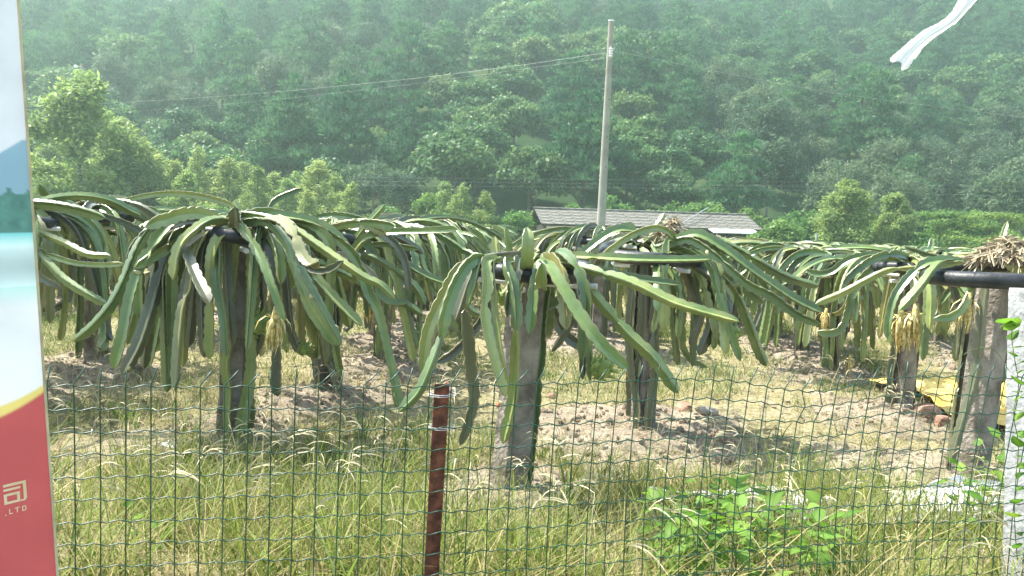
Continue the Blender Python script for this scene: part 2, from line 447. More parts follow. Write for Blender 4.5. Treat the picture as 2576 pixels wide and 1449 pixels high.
# hillside behind the field
def hill_z(x, y):
    x = np.asarray(x, float); y = np.asarray(y, float)
    foot = 64 + 14 * (fbm(x / 45, y * 0 + 3.3, 2, 4) - 0.5) + 0.05 * x
    t = np.clip((y - foot) / (255 - foot), 0, 1)
    ridge = 84 + 0.10 * x + 10 * (fbm(x / 60, y / 60, 3, 12) - 0.5)
    gully = 7 * np.sin(x / 23 + y / 60) * t * (1 - t) * 2
    back = np.clip((y - 255) / 200, 0, 1)
    return ridge * (0.86 * t + 0.14 * t * t) * (1 - 0.9 * back) + gully - 0.6 * (t <= 0)
hx = np.linspace(-330, 330, 133); hy = np.concatenate([np.linspace(52, 270, 74), np.linspace(280, 470, 10)])
HX, HY = np.meshgrid(hx, hy)
HZ = hill_z(HX, HY)
hi = np.arange(HX.size).reshape(HX.shape)
HQ = np.stack([hi[:-1, :-1], hi[:-1, 1:], hi[1:, 1:], hi[1:, :-1]], -1).reshape(-1, 4)
tag(link('hillside', np_mesh('hillside', np.stack([HX, HY, HZ], -1).reshape(-1, 3), HQ, None, M['hill'], True)),
    'steep forested hillside rising behind the field', None, None, 'structure')

# ------------------------------------------------------------------ trees
def leaf_quads(C, D, L, W, rg, N=None):
    """diamond leaves: centres C, directions D, lengths L, widths W"""
    n = len(C)
    D = D / (np.linalg.norm(D, axis=1, keepdims=True) + 1e-9)
    rnd = rg.normal(size=(n, 3)) if N is None else N + 0.45 * rg.normal(size=(n, 3)); B = np.cross(D, rnd); B /= np.linalg.norm(B, axis=1, keepdims=True) + 1e-9
    L = np.asarray(L)[:, None]; W = np.asarray(W)[:, None]
    V = np.stack([C - D * L / 2, C + B * W / 2 - D * L * 0.05, C + D * L / 2, C - B * W / 2 - D * L * 0.05], 1).reshape(-1, 3)
    return V, np.arange(4 * n).reshape(n, 4)

def crown_mesh(name, mat, clumps, per, ll, lw, droop, rg, shell=0.45, upb=0.25):
    """clumps: list of (centre, radii)"""
    Cs = []; Ds = []; Vr = []; Ns = []
    for c, rad in clumps:
        n = max(6, int(per * (rad[0] * rad[1] * rad[2]) ** (2 / 3)))
        d = rg.normal(size=(n, 3)); d /= np.linalg.norm(d, axis=1, keepdims=True)
        d[:, 2] = np.where(rg.random(n) < 0.6, np.abs(d[:, 2]), d[:, 2])
        rr = (1 - shell * rg.random(n) ** 1.5)[:, None] * (1 + 0.18 * rg.normal(size=(n, 1)))
        Cs.append(np.array(c) + d * rr * np.array(rad))
        dd = d * 0.35 + rg.normal(size=(n, 3)) * 0.85 + np.array([0, 0, upb - droop])
        Ds.append(dd); Ns.append(d + np.array([0, 0, 0.35]))
        base = 0.5 + 0.16 * rg.normal()
        Vr.append(np.clip(base + 0.2 * rg.normal(size=n), 0, 1))
    C = np.concatenate(Cs); D = np.concatenate(Ds); v = np.concatenate(Vr)
    n = len(C)
    V, Qd = leaf_quads(C, D, ll * (0.6 + 0.8 * rg.random(n)), lw * (0.6 + 0.8 * rg.random(n)), rg, np.concatenate(Ns))
    return np_mesh(name, V, Qd, None, mat, False, attr=np.repeat(v, 4))

def trunk_mesh(name, mat, h, r, clumps, rg, limbs=7, lean=0.03):
    mb = MB()
    P = [(0, 0, -0.4)] + [(lean * h * t * math.sin(3 * t + r * 40), lean * h * t * math.cos(2 * t + 1), h * t) for t in np.linspace(0.08, 1, 6)]
    mb.tube(P, np.linspace(r, r * 0.25, len(P)), 7)
    sel = list(range(len(clumps))); rg.shuffle(sel)
    for i in sel[:limbs]:
        c = np.array(clumps[i][0], float)
        z0 = max(0.15 * h, min(c[2] - 0.25 * np.hypot(c[0], c[1]) - 0.1 * h, 0.92 * h))
        t = z0 / h
        a = np.array([lean * h * t * math.sin(3 * t + r * 40), lean * h * t * math.cos(2 * t + 1), z0])
        mid = (a + c) / 2 + np.array([0, 0, 0.04 * h])
        mb.tube(spline([a, mid, c], 5), np.linspace(r * 0.38 * (1 - 0.5 * t), r * 0.06, 5), 5)
    return mb.mesh(name, mat, True)

def protos(kind, count):
    out = []
    for i in range(count):
        rg = np.random.default_rng(100 + 31 * i + sum(map(ord, kind)))
        cl = []
        if kind == 'pine':              # 11 m, tiers of tufted boughs
            h = 11.0
            for z in np.linspace(3.6, 10.6, 9):
                t = (z - 3.6) / 7.0
                rr = 3.1 * (1 - t) ** 0.65 * rg.uniform(0.75, 1.1) + 0.25
                nb = max(2, int(6.5 * (1 - t) + 1.5)); a0 = rg.uniform(0, 6.28)
                for k in range(nb):
                    a = a0 + 6.283 * k / nb + rg.uniform(-0.4, 0.4); q = rr * rg.uniform(0.5, 1.0)
                    s = rg.uniform(0.65, 1.1) * (1.15 - 0.45 * t)
                    cl.append(((q * math.cos(a), q * math.sin(a), z + rg.uniform(-0.4, 0.4) + 0.12 * q), (s, s, s * 0.55)))
            # tufts: needles pointing up and out
            Cs = []; Ds = []; vs = []; Np = []
            for c, rad in cl:
                nt_ = int(34 * rad[0] ** 2)
                d = rg.normal(size=(nt_, 3)); d /= np.linalg.norm(d, axis=1, keepdims=True); d[:, 2] = np.abs(d[:, 2]) * 0.9 - 0.15
                cc = np.array(c) + d * np.array(rad)
                b0 = 0.5 + 0.14 * rg.normal()
                for j in range(6):
                    Ds.append(d * 0.7 + rg.normal(size=(nt_, 3)) * 0.55 + np.array([0, 0, 0.75])); Cs.append(cc); Np.append(d + np.array([0, 0, 0.3])); vs.append(np.full(nt_, b0) + 0.15 * rg.normal(size=nt_))
            C = np.concatenate(Cs); D = np.concatenate(Ds); D /= np.linalg.norm(D, axis=1, keepdims=True)
            L = rg.uniform(0.4, 0.75, len(C))
            V, Qd = leaf_quads(C + D * L[:, None] * 0.5, D, L, rg.uniform(0.11, 0.20, len(C)), rg, np.concatenate(Np))
            cm = np_mesh('pine_crown', V, Qd, None, M['pine'], attr=np.repeat(np.clip(np.concatenate(vs), 0, 1), 4))
            tm = trunk_mesh('pine_trunk', M['bark'], 10.4, 0.17, cl, rg, 12)
        elif kind == 'broad':           # 9 m round crown of many leafy domes
            for k in range(46):
                d = rg.normal(size=3); d /= np.linalg.norm(d); d[2] = abs(d[2]) * 1.0 - 0.22
                q = rg.uniform(0.65, 1.0); s = rg.uniform(0.75, 1.35)
                cl.append(((3.1 * d[0] * q, 3.1 * d[1] * q, 5.2 + 3.4 * d[2] * q), (s, s, s * 0.7)))
            cm = crown_mesh('broadleaf_crown', M['broad'], cl, 120, 0.48, 0.27, 0.1, rg)
            tm = trunk_mesh('broadleaf_trunk', M['bark'], 7.0, 0.2, cl, rg, 12)
        elif kind == 'feather':         # 9.5 m loose, finely leaved
            for k in range(40):
                d = rg.normal(size=3); d /= np.linalg.norm(d); d[2] = abs(d[2]) * 1.15 - 0.3
                q = rg.uniform(0.5, 1.0); s = rg.uniform(0.7, 1.2)
                cl.append(((2.9 * d[0] * q, 2.9 * d[1] * q, 5.2 + 3.9 * d[2] * q), (s, s, s * 0.95)))
            cm = crown_mesh('feathery_crown', M['feather'], cl, 170, 0.46, 0.13, 0.15, rg, 0.7)
            tm = trunk_mesh('feathery_trunk', M['pale_bark'], 8.0, 0.15, cl, rg, 14)
        elif kind == 'euca':            # 8 m narrow crown of drooping leaves
            for k in range(64):
                t = rg.uniform(0.0, 1.0)
                rr = 1.75 * math.sin(math.pi * min(1, 0.24 + 0.74 * t)) ** 0.8
                a = rg.uniform(0, 6.28); q = rr * rg.uniform(0.4, 1.0); s = rg.uniform(0.5, 0.85) * (1.1 - 0.35 * t)
                cl.append(((q * math.cos(a), q * math.sin(a), 1.0 + 6.7 * t), (s, s, s * 1.25)))
            cm = crown_mesh('eucalyptus_crown', M['euca'], cl, 560, 0.29, 0.10, 0.75, rg, 0.85, 0.0)
            tm = trunk_mesh('eucalyptus_trunk', M['bark'], 7.6, 0.09, cl, rg, 16, 0.015)
        elif kind == 'sapling':         # 5 m feathery cone
            for k in range(95):
                t = rg.uniform(0.0, 1.0) ** 0.85
                rr = 1.15 * (1 - t) ** 0.75 * min(1, 0.55 + 2.2 * t) + 0.06
                a = rg.uniform(0, 6.28); q = rr * rg.uniform(0.35, 1.1); s = rg.uniform(0.2, 0.42) * (1.1 - 0.45 * t)
                cl.append(((q * math.cos(a), q * math.sin(a), 0.45 + 4.4 * t), (s, s, s * 1.35)))
            cm = crown_mesh('sapling_crown', M['euca'], cl, 620, 0.21, 0.055, 0.7, rg, 0.9, 0.0)
            tm = trunk_mesh('sapling_trunk', M['bark'], 4.8, 0.05, cl, rg, 16, 0.01)
        elif kind == 'bush':            # 4 m fresh green shrub down to the ground
            for k in range(34):
                d = rg.normal(size=3); d /= np.linalg.norm(d); d[2] = abs(d[2])
                q = rg.uniform(0.5, 1.0); s = rg.uniform(0.45, 0.8)
                cl.append(((1.6 * d[0] * q, 1.6 * d[1] * q, 0.7 + 2.7 * d[2] * q), (s, s, s * 0.8)))
            cm = crown_mesh('shrub_crown', M['bush'], cl, 260, 0.28, 0.16, 0.25, rg, 0.6)
            tm = trunk_mesh('shrub_stems', M['bark'], 2.6, 0.07, cl, rg, 10)
        elif kind == 'layer':           # 5 m spreading tree with flat leaf layers
            for k in range(46):
                a = rg.uniform(0, 6.28); lev = rg.integers(0, 5); q = rg.uniform(0.2, 1.0) * (3.2 - 0.35 * lev)
                s = rg.uniform(0.6, 1.05)
                cl.append(((q * math.cos(a), q * math.sin(a), 1.0 + 0.85 * lev + rg.uniform(-0.2, 0.2) - 0.1 * q), (s, s, 0.24)))
            cm = crown_mesh('layered_crown', M['bush'], cl, 420, 0.22, 0.10, 0.1, rg, 0.6)
            tm = trunk_mesh('layered_trunk', M['bark'], 4.0, 0.13, cl, rg, 14)
        out.append((tm, cm))
    return out

PROTO = {k: protos(k, n) for k, n in dict(pine=5, broad=5, feather=4, euca=4, sapling=5, bush=4, layer=2).items()}
HT = dict(pine=11.4, broad=9.0, feather=10.2, euca=8.4, sapling=5.0, bush=4.0, layer=4.9)
WD = dict(pine=6.6, broad=7.2, feather=6.6, euca=4.2, sapling=2.5, bush=4.0, layer=7.0)
NAMES = dict(pine='pine_tree', broad='broadleaf_tree', feather='feathery_tree', euca='eucalyptus_tree', sapling='eucalyptus_sapling', bush='leafy_shrub', layer='spreading_tree')

def tree(kind, i, loc, sc, rz, label, cat='tree', group=None):
    tm, cm = PROTO[kind][i % len(PROTO[kind])]
    t = thing(NAMES[kind], label, cat, loc, rz, group, sc)
    link('trunk', tm, t); link('crown', cm, t)
    return t

r3 = random.Random(5)
cnt = dict(pine=0, broad=0, feather=0)
HL = dict(pine='dark green tufted pine',
          broad='round-crowned dark broadleaf tree',
          feather='loose grey-green feathery tree')
HG = dict(pine='pines on the hillside', broad='round broadleaf trees on the hillside', feather='grey-green trees on the hillside')
yy = 66.0
while yy < 262:
    sp = 6.0 + 3.3 * (yy - 66) / 196
    xw = 0.665 * yy + 7
    x = -xw + r3.uniform(0, sp)
    while x < xw:
        tx = x + r3.uniform(-0.35, 0.35) * sp; ty = yy + r3.uniform(-0.4, 0.4) * sp
        x += sp
        n1 = float(fbm(np.array([tx / 30]), np.array([ty / 24]), 2, 21)[0]); low = (ty - 66) / 196
        if low > 0.22 + 0.35 * (n1 - 0.35):
            kind = 'pine' if r3.random() < 0.82 else ('feather' if n1 > 0.5 else 'broad')
        else:
            kind = ('broad' if n1 > 0.44 else 'feather') if r3.random() < 0.8 else 'pine'
        if cnt[kind] >= 298:
            kind = min(cnt, key=cnt.get)
        cnt[kind] += 1
        s = r3.uniform(0.72, 1.12) * (0.98 + 0.25 * low)
        if kind == 'broad' and low < 0.2: s *= 0.88
        ang_ = tx / ty; lab_ = HL[kind] + (' at the foot of the slope' if low < 0.12 else ' on the lower slope' if low < 0.35 else ' on the middle slope' if low < 0.65 else ' near the ridge') + (' behind the tall eucalyptus' if ang_ < -0.38 else ' behind the saplings' if ang_ < -0.05 else ' behind the utility pole' if ang_ < 0.17 else ' behind the shed' if ang_ < 0.33 else ' beyond the white sheet shelter')
        tree(kind, r3.randrange(9), (tx, ty, float(hill_z(tx, ty)) - 0.3), (s * r3.uniform(0.92, 1.1), s * r3.uniform(0.92, 1.1), s), r3.uniform(0, 6.28), lab_, 'tree', HG[kind])
    yy += sp * 0.86
print('hill trees', cnt)

# trees between the field and the hill: (kind, px, top py, width px, depth, label)
EU = 'light green cone-shaped eucalyptus sapling with drooping leaves along the far edge of the field'
SH = 'fresh green leafy shrub along the far edge of the field'
MT = [
 ('euca', 205, 170, 225, 47, 'tall light green eucalyptus towering over the saplings beside the far crossarm pole'),
 ('euca', 345, 335, 165, 50, 'wide yellow-green eucalyptus standing against the tallest eucalyptus'),
 ('euca', 300, 285, 120, 56, 'slim eucalyptus half hidden behind the tallest eucalyptus'),
 ('sapling', 440, 403, 110, 49, EU), ('sapling', 500, 366, 93, 54, EU), ('sapling', 575, 396, 126, 52, EU), ('sapling', 648, 420, 110, 50, EU),
 ('sapling', 722, 450, 88, 53, EU), ('sapling', 803, 403, 143, 54, EU), ('sapling', 772, 474, 77, 48, EU), ('sapling', 886, 458, 88, 50, EU),
 ('feather', 942, 362, 125, 62, 'tall grey-green tree with a pale trunk rising behind the eucalyptus saplings'),
 ('feather', 1012, 398, 110, 61, 'shorter grey-green tree with a pale trunk beside the taller one behind the saplings'),
 ('bush', 1078, 470, 95, 52, SH), ('sapling', 1165, 458, 88, 52, EU), ('sapling', 1222, 480, 82, 50, EU),
 ('bush', 1290, 508, 105, 50, 'bright green shrub against the end wall of the tiled shed'),
 ('bush', 1352, 520, 80, 53, 'dark rounded shrub touching the gable of the tiled shed'),
 ('bush', 1552, 465, 110, 60, 'yellow-green shrub rising over the shed roof beside the concrete pole'),
 ('bush', 1640, 505, 110, 60, 'low green shrub behind the shed roof'),
 ('bush', 1710, 480, 115, 61, 'tall green shrub behind the middle of the shed roof'),
 ('bush', 1800, 492, 120, 61, 'broad dull green shrub behind the shed roof'),
 ('bush', 1885, 500, 110, 62, 'green shrub behind the far end of the shed roof'),
 ('bush', 1958, 528, 120, 45, 'dark green shrub covering the corner of the tiled shed'),
 ('bush', 2020, 500, 110, 55, 'bright green shrub between the shed and the white sheet roof'),
 ('euca', 2135, 445, 130, 48, 'tall light green eucalyptus behind the white sheet roof'),
 ('euca', 2256, 478, 90, 48, 'narrow dark-stemmed eucalyptus beyond the white sheet roof'),
 ('layer', 2370, 520, 210, 52, 'spreading tree with flat green leaf layers beyond the narrow eucalyptus'),
 ('layer', 2500, 528, 240, 50, 'wide spreading tree with flat green leaf layers above the straw-capped post'),
 ('bush', 2190, 560, 95, 50, SH), ('bush', 2320, 555, 90, 47, SH),
 ('euca', 120, 360, 110, 62, 'slender eucalyptus behind the blue sheet'), ('bush', 110, 470, 90, 58, SH), ('bush', 400, 480, 90, 57, SH),
 ('bush', 700, 500, 90, 57, SH), ('bush', 980, 500, 90, 55, SH), ('bush', 1130, 520, 80, 50, SH), ('bush', 1440, 500, 90, 62, SH), ('bush', 610, 480, 90, 57, SH),
 ('sapling', 395, 383, 132, 57, EU), ('sapling', 470, 428, 121, 47, EU), ('sapling', 535, 428, 121, 58, EU), ('sapling', 612, 408, 121, 58, EU), ('sapling', 690, 433, 110, 57, EU), ('sapling', 745, 428, 99, 58, EU),
 ('sapling', 845, 433, 110, 57, EU), ('sapling', 1120, 458, 99, 57, EU), ('sapling', 265, 368, 143, 60, EU), ('sapling', 150, 408, 121, 57, EU), ('bush', 1190, 520, 100, 55, SH), ('bush', 1250, 530, 90, 50, SH), ('bush', 850, 520, 100, 49, SH), ('bush', 540, 500, 110, 49, SH),
 ('bush', 2400, 520, 130, 60, SH), ('bush', 2480, 500, 130, 60, SH), ('bush', 2230, 520, 120, 58, SH), ('bush', 2060, 515, 120, 58, SH),
 ('bush', 2100, 520, 90, 60, SH), ('bush', 2570, 560, 100, 47, SH),
]
for i, (k, px, tp, wd, Yd, lab) in enumerate(MT):
    top = at(px, tp, Yd)
    h = top.z; wid = wd * Yd / FPX
    sz = h / HT[k]; sx = wid / WD[k] * (1.3 if k == 'euca' else 1.2)
    grp = 'saplings along the far edge of the field' if lab is EU else ('shrubs along the far edge of the field' if lab is SH else None)
    tree(k, i, (top.x, top.y, 0.0), (sx, sx, sz), i * 1.7, lab, 'shrub' if k == 'bush' else 'tree', grp)

# ------------------------------------------------------------------ the tiled shed
def shed():
    A = at(1362, 573, 49.0); Bp = at(1925, 586, 51.5)
    L = math.hypot(Bp.x - A.x, Bp.y - A.y); ang = math.atan2(Bp.y - A.y, Bp.x - A.x)
    t = thing('tiled_shed', 'long low shed with a grey tiled roof and white walls behind the field', 'shed', (A.x, A.y, 0), ang)
    t.rotation_euler = (0, R_(-1.0), ang)
    ez, rz_, dep = at(1640, 577, 50).z, at(1640, 541, 52.4).z, 2.3          # eave height, ridge height, half depth
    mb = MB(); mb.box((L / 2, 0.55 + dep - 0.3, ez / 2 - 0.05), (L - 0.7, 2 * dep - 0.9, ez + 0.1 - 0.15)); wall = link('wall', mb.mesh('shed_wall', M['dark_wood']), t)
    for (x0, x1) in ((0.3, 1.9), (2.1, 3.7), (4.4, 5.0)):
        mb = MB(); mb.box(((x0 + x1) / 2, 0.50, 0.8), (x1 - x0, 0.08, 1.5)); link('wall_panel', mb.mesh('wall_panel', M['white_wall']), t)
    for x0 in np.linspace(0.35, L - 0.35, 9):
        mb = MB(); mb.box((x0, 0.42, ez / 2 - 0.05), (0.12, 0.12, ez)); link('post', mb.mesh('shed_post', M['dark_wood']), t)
    roof = link('roof', (lambda b: (b.add([(0.02, 0.0, ez), (L - 0.02, 0.0, ez), (L - 0.02, dep, rz_ - .03), (0.02, dep, rz_ - .03), (L - 0.02, 2 * dep, ez), (0.02, 2 * dep, ez)],
                                   [[0, 1, 2, 3], [3, 2, 4, 5]]), b.mesh('shed_roof', M['dark_wood']))[1])(MB()), t)
    ns = math.hypot(dep, rz_ - ez); sl = math.atan2(rz_ - ez, dep)
    rr = random.Random(3)
    # tile courses, each a row of separate slabs
    tw = 0.72; ncol = int(L / tw); ncr = 5; tl = ns / ncr
    tm = MB(); tm.box((0, 0, 0), (tw * 0.985, tl * 1.12, 0.035)); tmesh = tm.mesh('roof_tile', M['tile'])
    for side in (0, 1):
        for r in range(ncr):
            for c in range(ncol):
                s = (r + 0.5) * tl
                yv = s * math.cos(sl); z = ez + s * math.sin(sl) + 0.045
                o = link('tile', tmesh, roof)
                a = sl + R_(2.2) * -1
                if side: o.location = (tw * (c + 0.5), 2 * dep - yv, z); o.rotation_euler = (-a, rr.uniform(-.012, .012), 0)
                else: o.location = (tw * (c + 0.5), yv, z + rr.uniform(-.006, .006)); o.rotation_euler = (a, rr.uniform(-.012, .012), rr.uniform(-.01, .01))
    mb = MB(); mb.tube([(-0.05, dep, rz_ + 0.08), (L * 0.5, dep, rz_ + 0.06), (ncol * tw, dep, rz_ + 0.08)], 0.09, 6); link('ridge_cap', mb.mesh('ridge_cap', M['tile']), roof)
    mb = MB(); mb.box((L / 2, -0.06, ez - 0.02), (L, 0.06, 0.14)); link('eave_board', mb.mesh('eave_board', M['dark_wood']), roof)
    mb = MB(); mb.box((L * 0.84, -0.5, 1.52), (L * 0.21, 1.0, 0.05), Matrix.Rotation(R_(14), 4, 'X')); link('awning', mb.mesh('awning', M['pale_blue']), t)
    for x0 in (L * 0.75, L * 0.93):
        mb = MB(); mb.tube([(x0, -0.92, 0), (x0, -0.92, 1.42)], 0.03, 6); link('awning_post', mb.mesh('awning_post', M['pvc']), t)
    mb = MB(); mb.tube(spline([(L * 0.62, 0.1, 1.95), (L * 0.71, dep * 0.5, 2.5), (L * 0.80, dep, 3.02)], 6), 0.03, 5); link('roof_rope', mb.mesh('roof_rope', M['cable']), roof)
shed()

# white sheet roof and its post, blue sheet
c = at(2052, 612, 46)
t = thing('sheet_shelter', 'low shelter with a white plastic sheet roof beyond the rows', 'shelter', (c.x, c.y, 0))
n_ = 14
gx, gy = np.meshgrid(np.linspace(-1.0, 1.0, n_), np.linspace(-1.2, 1.2, n_))
gzv = c.z + 0.02 - 0.16 * np.abs(gx) ** 2 + 0.08 * gy + 0.05 * (fbm(gx * 3 + 9, gy * 3, 2, 6) - 0.5)
ii = np.arange(n_ * n_).reshape(n_, n_); qq = np.stack([ii[:-1, :-1], ii[:-1, 1:], ii[1:, 1:], ii[1:, :-1]], -1).reshape(-1, 4)
def solidify(V, Qd, th):
    V2 = V.copy(); V2[:, 2] -= th; k = len(V)
    # border walls
    from collections import Counter
    ec = Counter()
    for f in Qd:
        for a, b in zip(f, np.roll(f, -1)): ec[(min(a, b), max(a, b))] += 1
    W_ = [[a, b, b + k, a + k] for (a, b), v in ec.items() if v == 1]
    return np.concatenate([V, V2]), np.concatenate([Qd, Qd[:, ::-1] + k, np.array(W_)])
V_, Q_ = solidify(np.stack([gx, gy, gzv], -1).reshape(-1, 3), qq, 0.02)
link('sheet', np_mesh('sheet', V_, Q_, None, M['white_film']), t)
for sx in (-0.9, 0.9):
    for sy in (-1.1, 1.1):
        mb = MB(); mb.tube([(sx, sy, 0), (sx, sy, c.z - 0.14 + 0.07 * sy)], 0.03, 6); link('leg', mb.mesh('shelter_leg', M['pvc']), t)
c = at(2054, 600, 43); 
mb = MB(); mb.tube([(0, 0, -0.1), (0, 0, at(2054, 588, 43).z)], 0.055, 8)
tag(link('marker_post', mb.mesh('marker_post', M['white_concrete'], True, 40), None, (c.x, c.y, 0)), 'thin pale grey post standing before the white sheet roof', 'post')
c = at(108, 483, 50)
t = thing('sheet_canopy', 'small blue sheet canopy on thin poles beside the tall eucalyptus', 'canopy', (c.x, c.y, 0))
mb = MB(); mb.box((0, 0, c.z), (0.95, 1.6, 0.04), Matrix.Rotation(R_(12), 4, 'Y')); link('sheet', mb.mesh('blue_sheet', M['blue_sheet']), t)
for sx in (-0.4, 0.4):
    for sy in (-0.7, 0.7):
        mb = MB(); mb.tube([(sx, sy, 0), (sx, sy, c.z - 0.2 * sx)], 0.025, 5); link('leg', mb.mesh('canopy_leg', M['dark_wood']), t)

# ------------------------------------------------------------------ utility poles and wires
pb = at(1510, 600, 23.4); pt = at(1538, 54, 23.4)
ax = (pt - pb).normalized(); foot = pb - ax * ((pb.z + 0.4) / ax.z)
PH = (pt - foot).length
t = thing('utility_pole', 'tall slightly leaning round concrete pole with white insulators in the cactus field', 'pole', foot)
mb = MB(); mb.tube([(0, 0, 0)] + [tuple(ax * PH * k) for k in (0.2, 0.4, 0.6, 0.8, 1.0)], np.linspace(0.142, 0.078, 6), 16)
link('shaft', mb.mesh('pole_shaft', M['pole'], True, 40), t)
mb = MB(); mb.tube([tuple(ax * (PH + .001)), tuple(ax * (PH + 0.035))], 0.086, 16); link('cap', mb.mesh('pole_cap', M['ceramic'], True, 40), t)
ins_world = []
for k, py in enumerate((124, 130, 136, 142)):
    q = at(1536, py, 23.3) - foot
    mb = MB(); mb.tube([q + Vector((0.0, -0.06, -.026)), q + Vector((0.0, -0.06, -0.01)), q + Vector((0, -.06, 0.01)), q + Vector((0.0, -0.06, 0.026))], [0.03, 0.058, 0.058, 0.03], 10)
    link('insulator', mb.mesh('insulator', M['ceramic'], True), t)
    ins_world.append(foot + q + Vector((0, -0.06, 0)))
q = at(1536, 133, 23.3) - foot
mb = MB(); mb.tube([q + Vector((0, -0.06, -0.2)), q + Vector((0, -0.06, 0.2))], 0.014, 6); mb.box(q + Vector((0, 0.0, 0.17)), (0.03, 0.16, 0.04)); mb.box(q + Vector((0, 0.0, -0.17)), (0.03, 0.16, 0.04))
link('bracket', mb.mesh('bracket', M['cable']), t)
# step bolts
for py in (250, 345, 420):
    q = at(1531 - (py - 250) * 0.05, py, 23.27) - foot
    mb = MB(); mb.tube([q, q + Vector((0.02, -0.06, 0))], 0.012, 5); link('step_bolt', mb.mesh('step_bolt', M['dark_wood']), t)

p2 = at(205, 500, 52); pt2 = at(208, 160, 52)
t = thing('crossarm_pole', 'distant concrete pole with white crossarm insulators showing over the tallest eucalyptus', 'pole', (p2.x, p2.y, 0))
mb = MB(); mb.tube([(0, 0, -0.3), (0, 0, pt2.z)], [0.15, 0.09], 12); link('shaft', mb.mesh('far_pole_shaft', M['pole'], True, 40), t)
for py in (175, 206):
    z = at(206, py, 52).z
    mb = MB(); mb.box((-0.2, -0.14, z), (0.9, 0.06, 0.07)); arm = link('crossarm', mb.mesh('crossarm', M['cable']), t)
    mb = MB(); mb.tube([(-0.32, -0.14, z + 0.06), (-0.32, -0.14, z + 0.1), (-0.32, -0.14, z + 0.2), (-0.32, -0.14, z + 0.24)], [0.05, 0.12, 0.12, 0.05], 8); link('insulator', mb.mesh('far_insulator', M['ceramic'], True), arm)

def cable(name, pts, label, r=0.008, mat='cable', n=26):
    P = spline(pts, n); o = np.array(P[0]); mb = MB(); mb.tube(P - o, r, 4, False)
    tag(link(name, mb.mesh(name, M[mat]), None, tuple(o)), label, 'cable', 'overhead cables')
for k, (e, s_) in enumerate(((at(1522, 133, 23.3), 0), (at(1522, 146, 23.3), 11))):
    ptsc = [e] + [at(px, py + s_ * (0.6 + 1.9 * (1522 - px) / 1400) * (1 if k else 0), Yd) for px, py, Yd in ((1250, 172, 26.5), (950, 207, 31), (600, 239, 39), (300, 258, 48), (60, 268, 58), (-300, 277, 74))]
    cable('overhead_cable', ptsc, ('upper' if k == 0 else 'lower') + ' pale overhead cable running off the tall concrete pole past the eucalyptus', 0.0035 if k == 0 else 0.0022)
cable('overhead_cable', [at(1545, 128, 23.3), at(1900, 198, 27), at(2200, 248, 32), at(2700, 310, 42)], 'thin cable sagging away from the tall concrete pole toward the hillside end', 0.003)
for k, (ya, yb, Yd) in enumerate(((462, 470, 56), (472, 482, 56), (452, 459, 57))):
    cable('overhead_cable', [at(900, ya - 6, Yd), at(1500, ya, Yd), at(2100, yb, Yd), at(2650, yb + 14, Yd)], ('highest', 'middle', 'lowest')[(1, 2, 0)[k]] + ' of three thin dark cables strung behind the shed', 0.006, 'dark_cable')

